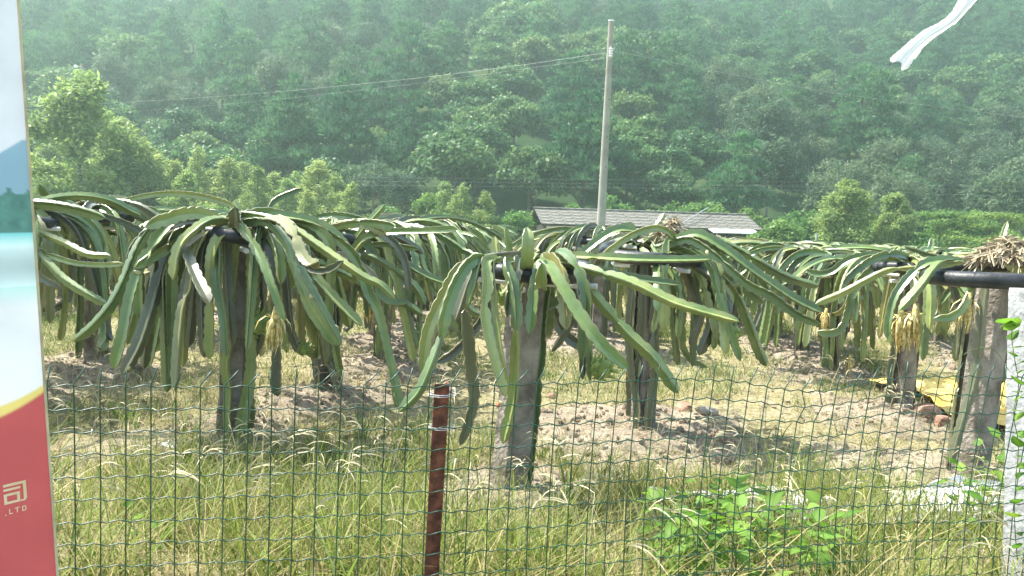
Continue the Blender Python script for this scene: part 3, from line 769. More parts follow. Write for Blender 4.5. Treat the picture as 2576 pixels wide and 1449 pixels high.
# ------------------------------------------------------------------ cactus building
def stem_geo(P, w, detail=2, phase=0.0, tipr=0.55, startr=0.55, tw=0.0):
    """three-winged stem with scalloped ribs along the control points P"""
    D = spline(P, 60) if len(P) < 30 else np.asarray(P, float)
    seg = np.linalg.norm(np.diff(D, axis=0), axis=1); sl = np.concatenate([[0], np.cumsum(seg)]); Lt = sl[-1]
    pitch = 0.058
    step = {2: pitch / 3, 1: 0.055, 0: 0.12}[detail]
    n = max(5, int(Lt / step) + 1)
    s = np.linspace(0, Lt, n)
    C = np.stack([np.interp(s, sl, D[:, k]) for k in range(3)], 1)
    T = np.gradient(C, axis=0); T /= np.linalg.norm(T, axis=1, keepdims=True) + 1e-9
    ref = np.array([0, 0, 1.0]) if abs(T[0, 2]) < 0.95 else np.array([1.0, 0, 0])
    N = np.empty_like(C); nn = ref - T[0] * (ref @ T[0]); nn /= np.linalg.norm(nn)
    for i in range(n):
        nn = nn - T[i] * (nn @ T[i]); nn /= math.sqrt(nn @ nn) + 1e-9; N[i] = nn
    B = np.cross(T, N)
    Rr = 0.60 * w
    tap = np.minimum(1, startr + (1 - startr) * s / 0.10) * np.minimum(1, tipr + (1 - tipr) * np.sqrt(np.clip((Lt - s) / 0.05, 0, 1)))
    tap = tap * (1 + 0.11 * np.sin(s * 6.1 + phase * 3))
    jf = (phase * 7.3) % 1.0
    if jf < 0.5 and Lt > 0.7:
        tap = tap * (1 - 0.6 * np.exp(-((s - Lt * (0.35 + 0.6 * jf)) / 0.022) ** 2))
    ver = []; var = []
    th = 0.0032 if detail == 2 else 0.003
    for k in range(3):
        a = phase + 2.0944 * k + tw * s
        if detail == 2:
            u = (s / pitch + 0.33 * k + 0.3 * np.sin(s * 11 + phase * 5 + k)) % 1.0
            f = 1.03 - 0.25 * (1 - np.sin(np.pi * u)) ** 1.4
        elif detail == 1:
            f = 1.0 - 0.10 * (np.arange(n) % 2)
        else: f = np.ones(n)
        rad = Rr * f * tap
        dv = np.cos(a)[:, None] * N + np.sin(a)[:, None] * B
        pv = -np.sin(a)[:, None] * N + np.cos(a)[:, None] * B
        a2 = a + 1.0472
        vv = np.cos(a2)[:, None] * N + np.sin(a2)[:, None] * B
        if detail >= 1:
            ver += [C + dv * rad[:, None] - pv * th, C + dv * rad[:, None] + pv * th, C + vv * (0.19 * Rr * tap)[:, None]]
            var += [np.ones(n), np.ones(n), np.zeros(n)]
        else:
            ver += [C + dv * rad[:, None], C + vv * (0.24 * Rr * tap)[:, None]]; var += [np.ones(n), np.zeros(n)]
    m_ = len(ver)
    V = np.stack(ver, 1).reshape(-1, 3); va = np.stack(var, 1).reshape(-1)
    i = np.arange(n - 1)[:, None]; j = np.arange(m_)[None, :]
    Qd = np.stack([i * m_ + j, i * m_ + (j + 1) % m_, (i + 1) * m_ + (j + 1) % m_, (i + 1) * m_ + j], -1).reshape(-1, 4)
    V = np.concatenate([V, [C[0] - T[0] * 0.01, C[-1] + T[-1] * 0.02]]); va = np.concatenate([va, [0.5, 0.9]])
    jj = np.arange(m_); c0 = n * m_
    Tr = np.concatenate([np.stack([np.full(m_, c0), (jj + 1) % m_, jj], 1), np.stack([np.full(m_, c0 + 1), (n - 1) * m_ + jj, (n - 1) * m_ + (jj + 1) % m_], 1)])
    return V, Qd, Tr, va

def stem_mesh(P, w, detail=2, phase=0.0, mat='cactus', **k):
    V, Qd, Tr, va = stem_geo(P, w, detail, phase, **k)
    return np_mesh('stem', V, Qd, Tr, M[mat], True, attr=va, sharp=35)

def rand_path(rg, zc, az=None, lmin=0.8, lmax=1.55, updeg=(-12, 22), zmin=0.22, kmin=1.1, kmax=3.4, detail_up=False):
    az = rg.uniform(0, 6.283) if az is None else az
    L = rg.uniform(lmin, lmax); th = R_(rg.uniform(*updeg)); k = rg.uniform(kmin, kmax); ds = 0.05
    daz = rg.normal() * 0.5; r0 = rg.uniform(0.02, 0.26)
    a0 = az + rg.normal() * 0.5
    p = np.array([r0 * math.cos(a0), r0 * math.sin(a0), zc + rg.uniform(0.03, 0.11)]); out = [p.copy()]
    lim = -R_(rg.uniform(70, 93)); s = 0
    q_ = rg.random()
    if q_ < 0.16: k *= 0.35; lim = -R_(rg.uniform(20, 55)); L *= 0.85          # stiff outlier
    elif q_ < 0.175 and detail_up: th = R_(rg.uniform(40, 70)); k *= 0.5; L = rg.uniform(0.25, 0.5); lim = 0.2   # short upright shoot
    curl = rg.random() < 0.18
    while s < L:
        p = p + ds * np.array([math.cos(th) * math.cos(az), math.cos(th) * math.sin(az), math.sin(th)])
        rho = math.hypot(p[0], p[1])
        if p[2] < zmin: break
        out.append(p.copy())
        if rho > 0.25 or th > 0.1: th = max(lim, th - k * ds * (1 + 0.5 * (s > 0.35)))
        az += daz * ds; s += ds
        if rg.random() < 0.035: th = min(th + rg.normal() * 0.3, max(th, 0.15)); az += rg.normal() * 0.45
        if curl and s > L - 0.25: th += 4.5 * k * ds * 0.5 + 0.16
    return out

def climb_path(rg, zc, rad=0.075):
    a = rg.uniform(0, 6.283); P = []
    for z in np.linspace(0.02, zc + 0.02, 9):
        a += rg.normal() * 0.12
        r = rad + 0.02 + 0.015 * rg.random() + 0.06 * max(0, 0.2 - z)
        P.append((r * math.cos(a), r * math.sin(a), z))
    return P

# flowers, fruits and buds
def flower_mesh(rg, n=46, L=0.18, dry=False):
    mb = MB()
    mb.tube([(0, 0, 0.06), (0, 0, 0.0), (0, 0, -0.05)], [0.012, 0.02, 0.012], 7)
    for i in range(n):
        a = 6.283 * i / n + rg.uniform(-.2, .2); r0 = 0.016; sp = rg.uniform(0.004, 0.04); l = L * rg.uniform(0.5, 1.15)
        outer = i % 7 == 0
        if outer: pts = [(r0, 0.0), (0.05, 0.012), (0.085, -0.015), (0.10, -0.06)]
        else: pts = [(r0, 0), (r0 + sp * 0.7, -0.25 * l), (r0 + sp, -0.62 * l), (r0 + sp * rg.uniform(.2, .8), -l)]
        ww = [0.003, 0.0055, 0.0045, 0.001] if not outer else [0.004, 0.006, 0.005, 0.001]
        V = []
        for (r, z), w_ in zip(pts, ww):
            cx, cy = r * math.cos(a), r * math.sin(a); tx, ty = -math.sin(a) * w_, math.cos(a) * w_
            V += [(cx - tx, cy - ty, z), (cx + 0.3 * w_ * math.cos(a), cy + 0.3 * w_ * math.sin(a), z), (cx + tx, cy + ty, z)]
        Qd = []
        for k in range(3):
            b = 3 * k
            Qd += [[b, b + 1, b + 4, b + 3], [b + 1, b + 2, b + 5, b + 4]]
        mb.add(V, Qd)
    return mb.mesh('flower', M['petal_dry' if dry else 'petal'], True)

def fruit_mesh(rg, s=1.0):
    mb = MB()
    n, k = 10, 7
    P = [(0, 0, -0.062 + 0.124 * i / (k - 1)) for i in range(k)]
    r = [0.012, 0.036, 0.048, 0.050, 0.045, 0.032, 0.010]
    mb.tube(np.array(P) * s, np.array(r) * s, n)
    for i in range(20):
        z = -0.05 + 0.1 * (i / 19); a = i * 2.4; rr = 0.05 * math.sqrt(max(0.05, 1 - (z / 0.066) ** 2))
        d = np.array([math.cos(a), math.sin(a), 0]); tg = np.array([-math.sin(a), math.cos(a), 0])
        b = d * rr * 0.92 + np.array([0, 0, z]); tip = d * (rr + 0.032) + np.array([0, 0, z + 0.035])
        mb.add(np.array([b - tg * 0.014, b + tg * 0.014, b + np.array([0, 0, -0.018]), tip, b + np.array([0, 0, 0.012])]) * s, None, [[0, 2, 3], [2, 1, 3], [1, 4, 3], [4, 0, 3]])
    return mb.mesh('fruit', M['fruit'], True, 50)

def bud_mesh(mat):
    mb = MB(); mb.tube([(0, 0, -0.004), (0, 0, 0.01), (0, 0, 0.03), (0, 0, 0.045), (0, 0, 0.056)], [0.006, 0.013, 0.016, 0.01, 0.002], 8)
    return mb.mesh('bud', M[mat], True)
rgf = np.random.default_rng(3)
FLOWERS = [flower_mesh(rgf) for _ in range(3)]
FLOWER_DRY = flower_mesh(rgf, 24, 0.13, True)
FRUITS = [fruit_mesh(rgf), fruit_mesh(rgf, 0.8)]
BUD, RBUD = bud_mesh('bud'), bud_mesh('red_bud')

# posts with their tyre ring and cross bars
def shaft_mesh(h, wd, rg, lean=(0, 0), yaw=0.0):
    cy_, sy_ = math.cos(yaw), math.sin(yaw)
    mb = MB(); n = 9; V = []
    c = 0.16
    prof = [(-1, -1 + c), (-1 + c, -1), (1 - c, -1), (1, -1 + c), (1, 1 - c), (1 - c, 1), (-1 + c, 1), (-1, 1 - c)]
    for i in range(n):
        t = i / (n - 1)
        for (a, b) in prof:
            j = 1 + 0.035 * rg.normal()
            V.append(((a * cy_ - b * sy_) * wd / 2 * j + lean[0] * t, (a * sy_ + b * cy_) * wd / 2 * j + lean[1] * t, -0.25 + (h + 0.25) * t))
    Qd = [[i * 8 + j, i * 8 + (j + 1) % 8, (i + 1) * 8 + (j + 1) % 8, (i + 1) * 8 + j] for i in range(n - 1) for j in range(8)]
    V.append((lean[0], lean[1], h + 0.004)); top = len(V) - 1
    mb.add(V, Qd, [[top, (n - 1) * 8 + j, (n - 1) * 8 + (j + 1) % 8] for j in range(8)])
    return mb.mesh('shaft', M['concrete'], True, 32)

def ring_mesh(R, r, a0=0, a1=6.2832, seg=30):
    mb = MB(); closed = a1 - a0 > 6.28
    A = np.linspace(a0, a1, seg + 1)
    mb.tube([(R * math.cos(a) * 1.04, R * math.sin(a), 0.012 * math.sin(2 * a)) for a in A], r, 10, not closed)
    return mb.mesh('tyre_ring', M['rubber'], True)
RING = ring_mesh(0.29, 0.042)
BAR = (lambda b: (b.tube([(-0.37, 0, 0), (0.37, 0, 0)], 0.016, 8), b.mesh('cross_bar', M['pvc'], True, 40))[1])(MB())

def post(base, h, seed, label, group=None, lean=(0, 0), wd=0.13, rz=0.0, ring=RING, bars=True):
    rg = np.random.default_rng(seed)
    t = thing('support_post', label, 'post', base, rz, group)
    link('shaft', shaft_mesh(h, wd, rg, lean, (0.5, 0.25, 0.62, 0.4)[seed % 4]), t)
    if ring is not None: link('tyre_ring', ring, t, (lean[0], lean[1], h + (0.0 if seed > 2 else 0.01)), (rg.normal() * 0.05, rg.normal() * 0.05, rg.uniform(0, 6)))
    if bars:
        a = rg.uniform(0, 3)
        for k in range(2): link('cross_bar', BAR, t, (lean[0] * 0.97, lean[1] * .97, h - 0.06 - 0.034 * k), (0, 0, a + 1.57 * k))
    return t

def add_random_stems(t, rg, zc, n, detail=2, off=(0, 0), az_range=None, zmin=0.22, **kw):
    for i in range(n):
        az = None if az_range is None else rg.uniform(*az_range)
        P = np.array(rand_path(rg, zc, az, zmin=zmin, **kw)) + np.array([off[0], off[1], 0])
        mt = 'cactus' if rg.random() < 0.72 else ('cactus_old' if rg.random() < 0.5 else ('cactus_yellow' if rg.random() < 0.7 else 'cactus_old'))
        link('stem', stem_mesh(P, rg.uniform(0.045, 0.072), detail, rg.uniform(0, 6), mt, tw=rg.normal() * 0.5), t)
def add_climbers(t, rg, zc, n, detail=2, lean=(0, 0), rad=0.075):
    for i in range(n):
        P = np.array(climb_path(rg, zc, rad)); P[:, 0] += lean[0] * P[:, 2] / zc; P[:, 1] += lean[1] * P[:, 2] / zc
        link('stem', stem_mesh(P, rg.uniform(0.055, 0.075), detail, rg.uniform(0, 6), 'cactus_old' if rg.random() < 0.6 else 'cactus'), t)

def traced(t, base, spec):
    """spec: (pixel path, depths at start and end, width in px, material)"""
    for i, (pts, y0, y1, wpx, mt) in enumerate(spec):
        k = len(pts); P = []
        cum = [0]
        for a, b in zip(pts, pts[1:]): cum.append(cum[-1] + math.hypot(a[0] - b[0], a[1] - b[1]))
        for (px, py), c in zip(pts, cum):
            f = c / cum[-1]; yv = y0 + (y1 - y0) * math.sin(f * 1.5708) ** 0.8
            P.append(at(px, py, yv) - base)
        wm = wpx * (y0 + y1) / 2 / FPX
        link('stem', stem_mesh(P, wm * 0.93, 2, 1.5708 + (0.45 if i % 2 else -0.35) + 0.25 * math.sin(i * 2.3), mt, tipr=0.55, tw=0.25 * math.sin(i * 1.7)), t)

def on(t, name, me, px, py, Yd, rot=(0, 0, 0), sc=1.0):
    link(name, me, t, at(px, py, Yd) - t.location, rot, sc)

def cactus_thing(base, label, group=None):
    return thing('dragon_fruit_cactus', label, 'cactus', base, 0, group)

G_, O_, D_ = 'cactus', 'cactus_old', 'cactus_dry'
# --- P1: the big one, left
b1 = PL['P1'].copy(); b1.z = gz(b1.x, b1.y) - 0.05
top1 = at(602, 600, b1.y); h1 = top1.z - b1.z; ln1 = (top1.x - b1.x, 0.0)
post(b1, h1, 1, 'weathered square post carrying the big fountain-shaped cactus that reaches the banner side', None, ln1, 0.15)
t1 = cactus_thing(b1, 'big fountain-shaped cactus with long arching stems and one large pale wilted flower')
Y1 = b1.y
traced(t1, b1, [
 ([(500, 556), (457, 536), (410, 549), (367, 588), (340, 635), (312, 706), (281, 764), (234, 819), (191, 854)], Y1, Y1 - 0.55, 26, G_),
 ([(540, 556), (512, 543), (469, 542), (426, 565), (379, 624), (344, 694), (324, 764), (309, 846), (289, 920)], Y1 - .1, Y1 - 0.6, 30, G_),
 ([(530, 560), (488, 573), (441, 612), (406, 682), (375, 792), (348, 870), (312, 936)], Y1 - .05, Y1 - 0.45, 34, O_),
 ([(523, 557), (543, 596), (547, 655), (547, 713), (562, 792), (570, 889)], Y1 - .2, Y1 - 0.5, 27, G_),
 ([(500, 600), (484, 659), (465, 733), (457, 792)], Y1 - .1, Y1 - 0.3, 24, O_),
 ([(520, 590), (508, 659), (508, 792), (514, 893)], Y1 - .1, Y1 - 0.3, 26, O_),
 ([(505, 600), (494, 700), (488, 752), (476, 866)], Y1, Y1 - 0.1, 22, O_),
 ([(570, 560), (598, 563), (633, 608), (664, 663), (687, 725), (714, 800)], Y1 - .2, Y1 - 0.6, 23, G_),
 ([(560, 556), (600, 538), (664, 545), (722, 565), (785, 608), (859, 659), (918, 698), (957, 716), (990, 748)], Y1 - .1, Y1 - 0.45, 22, G_),
 ([(590, 552), (632, 538), (675, 534), (730, 549), (777, 585), (830, 640)], Y1 + .1, Y1 + 0.3, 21, G_),
 ([(590, 572), (640, 556), (680, 563), (722, 612), (750, 674), (785, 737), (816, 792), (855, 862)], Y1 - .15, Y1 - 0.65, 27, G_),
 ([(620, 570), (691, 572), (738, 659), (777, 768), (820, 831), (842, 862)], Y1 - .05, Y1 - 0.55, 26, G_),
 ([(660, 590), (725, 630), (793, 698), (839, 749), (906, 815)], Y1, Y1 - 0.2, 24, G_),
 ([(615, 600), (612, 737), (616, 831), (623, 936)], Y1 + .05, Y1, 27, O_),
 ([(650, 620), (662, 720), (660, 831), (633, 905)], Y1 + .1, Y1 + .1, 21, O_),
 ([(672, 536), (684, 512), (703, 497), (755, 476)], Y1 + .6, Y1 + 0.7, 13, G_),
 ([(548, 570), (566, 600), (572, 700), (584, 860)], Y1 - .1, Y1 - 0.2, 24, O_),
 ([(480, 575), (430, 600), (396, 650), (368, 740), (380, 880)], Y1 + .1, Y1 + 0.2, 25, O_),
 ([(620, 580), (680, 610), (716, 690), (728, 800), (745, 868), (772, 884)], Y1 + .2, Y1 + 0.2, 22, O_),
])
rg = np.random.default_rng(21)
add_random_stems(t1, rg, h1 + 0.02, 22, 2, ln1, (0.2, 2.9))
add_random_stems(t1, rg, h1 + 0.02, 9, 2, ln1, (3.4, 6.0), lmin=0.5, lmax=1.0)
add_random_stems(t1, rg, h1 + 0.0, 22, 2, ln1, None, updeg=(-40, 5), lmin=0.6, lmax=1.15, kmin=3, kmax=5)
add_climbers(t1, rg, h1, 3, 2, ln1, 0.085)
on(t1, 'flower', FLOWERS[0], 692, 800, Y1 - .5, (0.1, 0.1, 0), 1.1)
on(t1, 'fruit', FRUITS[0], 648, 815, Y1 - .2, (0.3, 1.2, 0), 1.3); on(t1, 'fruit', FRUITS[1], 765, 878, Y1 + .2, (0.2, 1.3, 0), 1.0)
for (px, py, dy) in ((793, 689, -.4), (788, 750, -.62), (852, 826, -.6), (762, 622, -.3), (356, 688, -.5), (320, 928, -.6)):
    on(t1, 'bud', BUD, px, py, Y1 + dy, (0.3, 1.2, px), 0.8)

# --- P2: the central one
b2 = PL['P2'].copy(); b2.z = gz(b2.x, b2.y) - 0.06
top2 = at(1330, 682, b2.y); h2 = top2.z - b2.z; ln2 = (top2.x - b2.x, 0.0)
post(b2, h2, 2, 'leaning bare concrete post under the pale cactus behind the rusty fence post', None, ln2, 0.15)
t2 = cactus_thing(b2, 'pale sunlit cactus with long straight arms behind the rusty fence post')
Y2 = b2.y
traced(t2, b2, [
 ([(1310, 668), (1290, 663), (1280, 620), (1273, 577)], Y2 + .1, Y2 + .05, 19, G_),
 ([(1250, 650), (1220, 659), (1224, 713), (1218, 791), (1238, 889), (1269, 990)], Y2 - .37, Y2 - .64, 30, G_),
 ([(1262, 650), (1238, 662), (1242, 733), (1257, 870), (1277, 979)], Y2 - .37, Y2 - .54, 22, G_),
 ([(1290, 655), (1272, 662), (1289, 713), (1298, 772), (1298, 830)], Y2 - .37, Y2 - .52, 28, G_),
 ([(1298, 832), (1296, 920), (1290, 1010), (1268, 1108)], Y2 - .52, Y2 - .42, 30, G_),
 ([(1230, 648), (1183, 659), (1144, 713), (1117, 791), (1109, 845)], Y2 - .37, Y2 - .64, 33, G_),
 ([(1109, 846), (1085, 915), (1052, 985), (1010, 1030)], Y2 - .64, Y2 - .75, 30, G_),
 ([(1200, 652), (1152, 682), (1113, 752), (1078, 830), (1062, 928)], Y2 - .05, Y2 - .15, 30, G_),
 ([(1240, 648), (1207, 659), (1191, 713), (1179, 762)], Y2 - .37, Y2 - .52, 22, G_),
 ([(1168, 784), (1178, 870), (1184, 940), (1190, 1010), (1160, 1112)], Y2 - .52, Y2 - .45, 30, O_),
 ([(1352, 640), (1340, 652), (1324, 690), (1300, 742)], Y2 - .1, Y2 - .2, 28, G_),
 ([(1340, 660), (1380, 652), (1449, 645), (1586, 651), (1683, 653), (1783, 651)], Y2 - .1, Y2 - .35, 23, G_),
 ([(1345, 660), (1380, 655), (1468, 674), (1586, 710), (1683, 756), (1742, 776), (1850, 806)], Y2 - .1, Y2 - .5, 27, G_),
 ([(1362, 655), (1385, 672), (1414, 721), (1465, 803), (1508, 862), (1572, 922)], Y2 - .37, Y2 - .64, 32, G_),
 ([(1400, 680), (1465, 713), (1527, 780), (1586, 846), (1644, 901), (1702, 982)], Y2, Y2 - .2, 31, G_),
 ([(1440, 662), (1527, 684), (1586, 698), (1703, 714)], Y2 + .1, Y2 + .1, 20, G_),
 ([(1430, 690), (1450, 740), (1465, 830), (1466, 948)], Y2 + .25, Y2 + .2, 17, O_),
 ([(1470, 740), (1483, 830), (1484, 952)], Y2 + .3, Y2 + .2, 18, G_),
 ([(1470, 740), (1445, 791), (1425, 830), (1392, 879)], Y2 + .3, Y2 + .3, 22, O_),
 ([(1358, 690), (1350, 752), (1344, 830), (1335, 918)], Y2 + .15, Y2 + .15, 24, O_),
 ([(1285, 662), (1300, 644), (1325, 636), (1350, 645)], Y2 - .05, Y2 - .05, 22, G_),
 ([(1253, 660), (1248, 630), (1246, 603)], Y2 + .1, Y2 + .12, 34, G_),
 ([(1440, 720), (1410, 752), (1363, 786)], Y2 + .2, Y2 + .3, 24, G_),
 ([(1210, 670), (1150, 730), (1110, 800), (1090, 880)], Y2 + .2, Y2 + .3, 26, O_),
 ([(1260, 690), (1215, 800), (1150, 880), (1105, 910)], Y2 + .3, Y2 + .4, 22, O_),
])
rg = np.random.default_rng(22)
add_climbers(t2, rg, h2, 2, 2, ln2, 0.085)
add_random_stems(t2, rg, h2 + .0, 7, 2, ln2, (3.6, 5.6), lmin=0.35, lmax=0.7, kmin=3, kmax=5)
add_random_stems(t2, rg, h2 - .02, 3, 2, ln2, (0.3, 2.8), updeg=(-50, -10), lmin=0.5, lmax=0.8)
on(t2, 'fruit', FRUITS[0], 1514, 926, Y2 + .15, (0.2, 1.1, 0), 1.15); on(t2, 'fruit', FRUITS[1], 1268, 748, Y2 - .15, (0.2, 0.3, 0), 0.9)
for (px, py, dy, me) in ((1254, 922, -.5, RBUD), (1266, 1020, -.42, BUD), (1288, 1000, -.4, RBUD), (1252, 1024, -.4, RBUD), (1780, 640, -.35, BUD)):
    on(t2, 'bud', me, px, py, Y2 + dy, (0.2, 0.8, px), 0.55)

# --- P3
b3 = PL['P3'].copy(); b3.z = gz(b3.x, b3.y) - 0.06
top3 = at(1636, 640, b3.y); h3 = top3.z - b3.z; ln3 = (top3.x - b3.x, 0.0)
ring3 = ring_mesh(0.33, 0.046)
post(b3, h3, 3, 'split concrete post with a thick black tyre ring before the tall utility pole', None, ln3, 0.14, 0, ring3)
t3 = cactus_thing(b3, 'lopsided cactus on a black tyre ring sweeping long stems one way before the utility pole')
Y3 = b3.y
traced(t3, b3, [
 ([(1700, 612), (1683, 585), (1644, 573), (1586, 592), (1517, 640)], Y3 - .25, Y3 - .5, 19, G_),
 ([(1600, 580), (1558, 577), (1519, 596), (1462, 640)], Y3, Y3 - .1, 22, G_),
 ([(1660, 622), (1699, 608), (1742, 604), (1800, 643), (1848, 686), (1888, 718), (1943, 744), (2002, 788), (2058, 814)], Y3 - .2, Y3 - .6, 24, G_),
 ([(1690, 608), (1718, 596), (1761, 591), (1820, 624), (1887, 674), (1943, 714), (2002, 753), (2062, 782)], Y3 - .2, Y3 - .45, 25, G_),
 ([(1690, 605), (1760, 600), (1820, 612), (1884, 644), (1943, 679), (1994, 702), (2054, 719)], Y3 - .1, Y3 - .1, 24, G_),
 ([(1740, 620), (1785, 667), (1808, 745), (1828, 811), (1860, 902)], Y3 - .3, Y3 - .5, 22, G_),
 ([(1740, 640), (1773, 713), (1789, 811), (1761, 889)], Y3 - .1, Y3 - .2, 26, O_),
 ([(1710, 640), (1734, 713), (1761, 791), (1738, 866)], Y3 + .1, Y3 + .1, 22, O_),
 ([(1750, 640), (1804, 694), (1851, 737), (1887, 820), (1908, 878), (1926, 916)], Y3 + .1, Y3, 25, G_),
 ([(1690, 605), (1676, 612), (1668, 713), (1644, 831)], Y3 - .3, Y3 - .4, 18, G_),
 ([(1600, 640), (1590, 720), (1580, 830), (1590, 960)], Y3 - .1, Y3 - .1, 18, O_),
 ([(1540, 592), (1580, 570), (1600, 600)], Y3 + .2, Y3 + .2, 22, G_),
])
rg = np.random.default_rng(23)
add_random_stems(t3, rg, h3, 18, 2, ln3, (-0.8, 2.6), lmin=0.6, lmax=1.2)
add_random_stems(t3, rg, h3 - .03, 14, 2, ln3, (-1.8, 1.4), updeg=(-50, 0), lmin=0.5, lmax=1.05)
add_climbers(t3, rg, h3, 3, 2, ln3, 0.08)
on(t3, 'fruit', FRUITS[0], 1842, 842, Y3 - .4, (0.3, 0.4, 0), 1.0)

# --- P4: right edge, bare tyre ring and straw on top
b4 = PL['P4'].copy(); b4.z = gz(b4.x, b4.y) - 0.06
top4 = at(2510, 690, b4.y); h4 = top4.z - b4.z; ln4 = (top4.x - b4.x, 0.0)
post(b4, h4, 4, 'thick leaning concrete post with an exposed black tyre ring and straw on top', None, ln4, 0.16, 0, ring_mesh(0.37, 0.047), False)
t4 = cactus_thing(b4, 'sparse cactus on the exposed black tyre ring with straw above and yellow wilted flowers')
Y4 = b4.y
traced(t4, b4, [
 ([(2400, 655), (2357, 667), (2314, 722), (2267, 776)], Y4, Y4 - .2, 24, G_),
 ([(2420, 655), (2365, 655), (2314, 671), (2256, 737), (2236, 800), (2232, 845)], Y4, Y4 - .1, 22, G_),
 ([(2420, 660), (2314, 673), (2236, 679), (2177, 706), (2119, 737), (2058, 762)], Y4 + .1, Y4 + .2, 18, G_),
 ([(2451, 700), (2423, 769), (2392, 796), (2355, 801)], Y4 - .2, Y4 - .3, 19, G_),
 ([(2510, 625), (2517, 612), (2533, 562)], Y4 + .1, Y4 + .2, 14, G_),
 ([(2482, 700), (2470, 800), (2455, 940), (2420, 1060), (2392, 1160)], Y4 - .1, Y4 - .15, 26, O_),
 ([(2460, 700), (2455, 780), (2440, 900), (2425, 1000)], Y4 + .1, Y4 + .1, 26, O_),
 ([(2550, 700), (2548, 850), (2520, 960)], Y4 + .1, Y4 + .2, 22, O_),
 ([(2440, 690), (2400, 720), (2370, 760)], Y4 + .2, Y4 + .4, 20, G_),
 ([(2370, 690), (2400, 735), (2415, 830), (2410, 900)], Y4 + .3, Y4 + .3, 18, O_),
 ([(2440, 660), (2340, 640), (2280, 622)], Y4 + .5, Y4 + .6, 13, G_),
])
rg = np.random.default_rng(24)
add_climbers(t4, rg, h4, 1, 2, ln4, 0.09)
add_random_stems(t4, rg, h4, 5, 2, ln4, (-0.9, 1.2))
on(t4, 'flower', FLOWERS[1], 2436, 760, Y4 - .25, (0.05, -0.1, 1), 0.95)

# straw caps
def straw(base, n, sx, sy, h, label, seed):
    rg = np.random.default_rng(seed); V = []; Qd = []
    for i in range(n):
        a = rg.uniform(0, 6.283); r = rg.uniform(0, 1) ** 0.6; p = np.array([sx * r * math.cos(a), sy * r * math.sin(a), h * (1 - r * r) * rg.uniform(0.2, 1)])
        d = rg.normal(size=3); d[2] *= 0.45; d /= np.linalg.norm(d); d = d + np.array([math.cos(a), math.sin(a), -0.3]) * r * 0.8
        L = rg.uniform(0.05, 0.16); wv = np.cross(d, rg.normal(size=3)); wv = wv / np.linalg.norm(wv) * rg.uniform(0.002, 0.0055)
        q = [p - d * L / 2, p + np.array([0, 0, 0.015]), p + d * L / 2 - np.array([0, 0, 0.02])]
        k = len(V)
        for z in q: V += [z - wv, z + wv]
        Qd += [[k, k + 1, k + 3, k + 2], [k + 2, k + 3, k + 5, k + 4]]
    tag(link('straw_pile', np_mesh('straw_pile', np.array(V), Qd, None, M['straw']), None, base), label, 'straw')
straw(at(2530, 655, Y4 + .05), 900, 0.17, 0.15, 0.13, 'dry straw heaped on top of the exposed tyre ring post', 1)
straw(at(1688, 596, Y3 + .1), 260, 0.11, 0.1, 0.14, 'tuft of dry straw sticking up from the lopsided cactus before the utility pole', 2)

# --- P5..P9, P12: nearby plants with their own stems
LABS = {
 'P5': ('square post close behind the big fountain-shaped cactus, soil mound at its foot', 'cactus with one stem standing straight up behind the big fountain-shaped cactus'),
 'P6': ('short post with three yellow wilted flowers hanging beside it', 'cactus with three yellow wilted flowers hanging in front of its post'),
 'P7': ('post on a bare pinkish soil mound next to the banner', 'cactus with brownish hanging stems next to the banner'),
 'P8': ('post with a white sunlit edge standing before the yellow tarp', 'cactus with two long yellow wilted flowers standing before the yellow tarp'),
 'P9': ('post next behind the one with the white sunlit edge, dry grass heads at its foot', 'dense cactus with yellowish hanging stems next behind the one before the yellow tarp'),
 'P10': ('grey post second behind the one with the white sunlit edge', 'cactus second behind the one before the yellow tarp'),
 'P11': ('grey post third behind the one with the white sunlit edge', 'cactus third behind the one before the yellow tarp'),
 'P13': ('post mostly hidden behind the banner board', 'cactus mostly hidden behind the banner with long stems reaching past its edge'),
 'P12': ('post behind the big fountain-shaped cactus, on the row of the mound by the banner', 'cactus one row-place behind the brownish one next to the banner'),
}
HER = {}
TOPS = dict(P5=(812, 622), P6=(975, 618), P7=(235, 590), P8=(2295, 700), P9=(2098, 702), P10=(2025, 700), P11=(1960, 690), P12=(470, 590), P13=(20, 590))
for i, k in enumerate(LABS):
    b = PL[k].copy(); b.z = gz(b.x, b.y) - 0.05
    h = 1.25 + 0.03 * (i % 4) - (0.1 if k in ('P8', 'P9', 'P10', 'P11') else 0); rg = np.random.default_rng(50 + i)
    ln = (at(TOPS[k][0], TOPS[k][1], b.y).x - b.x, 0.0)
    post(b, h, 60 + i, LABS[k][0], None, ln, 0.14 if k == 'P8' else 0.125)
    tt = cactus_thing(b, LABS[k][1]); HER[k] = tt
    det = 2 if b.y < 9.5 else 1
    az = None
    if k in ('P5',): add_random_stems(tt, rg, h + .02, 24, det, ln, (0.1, 3.0)); add_random_stems(tt, rg, h, 12, det, ln, (3.3, 6.1), lmin=0.5, lmax=0.9)
    elif k == 'P8': add_random_stems(tt, rg, h, 22, det, ln, None, lmin=0.6, lmax=1.25)
    else: add_random_stems(tt, rg, h + .02, 44, det, ln)
    add_random_stems(tt, rg, h - .02, 8, det, ln, None, updeg=(-45, 0), lmin=0.5, lmax=0.95, kmin=3, kmax=5)
    add_climbers(tt, rg, h, 4, det, ln)
t13 = HER['P13']; Y13 = t13.location.y
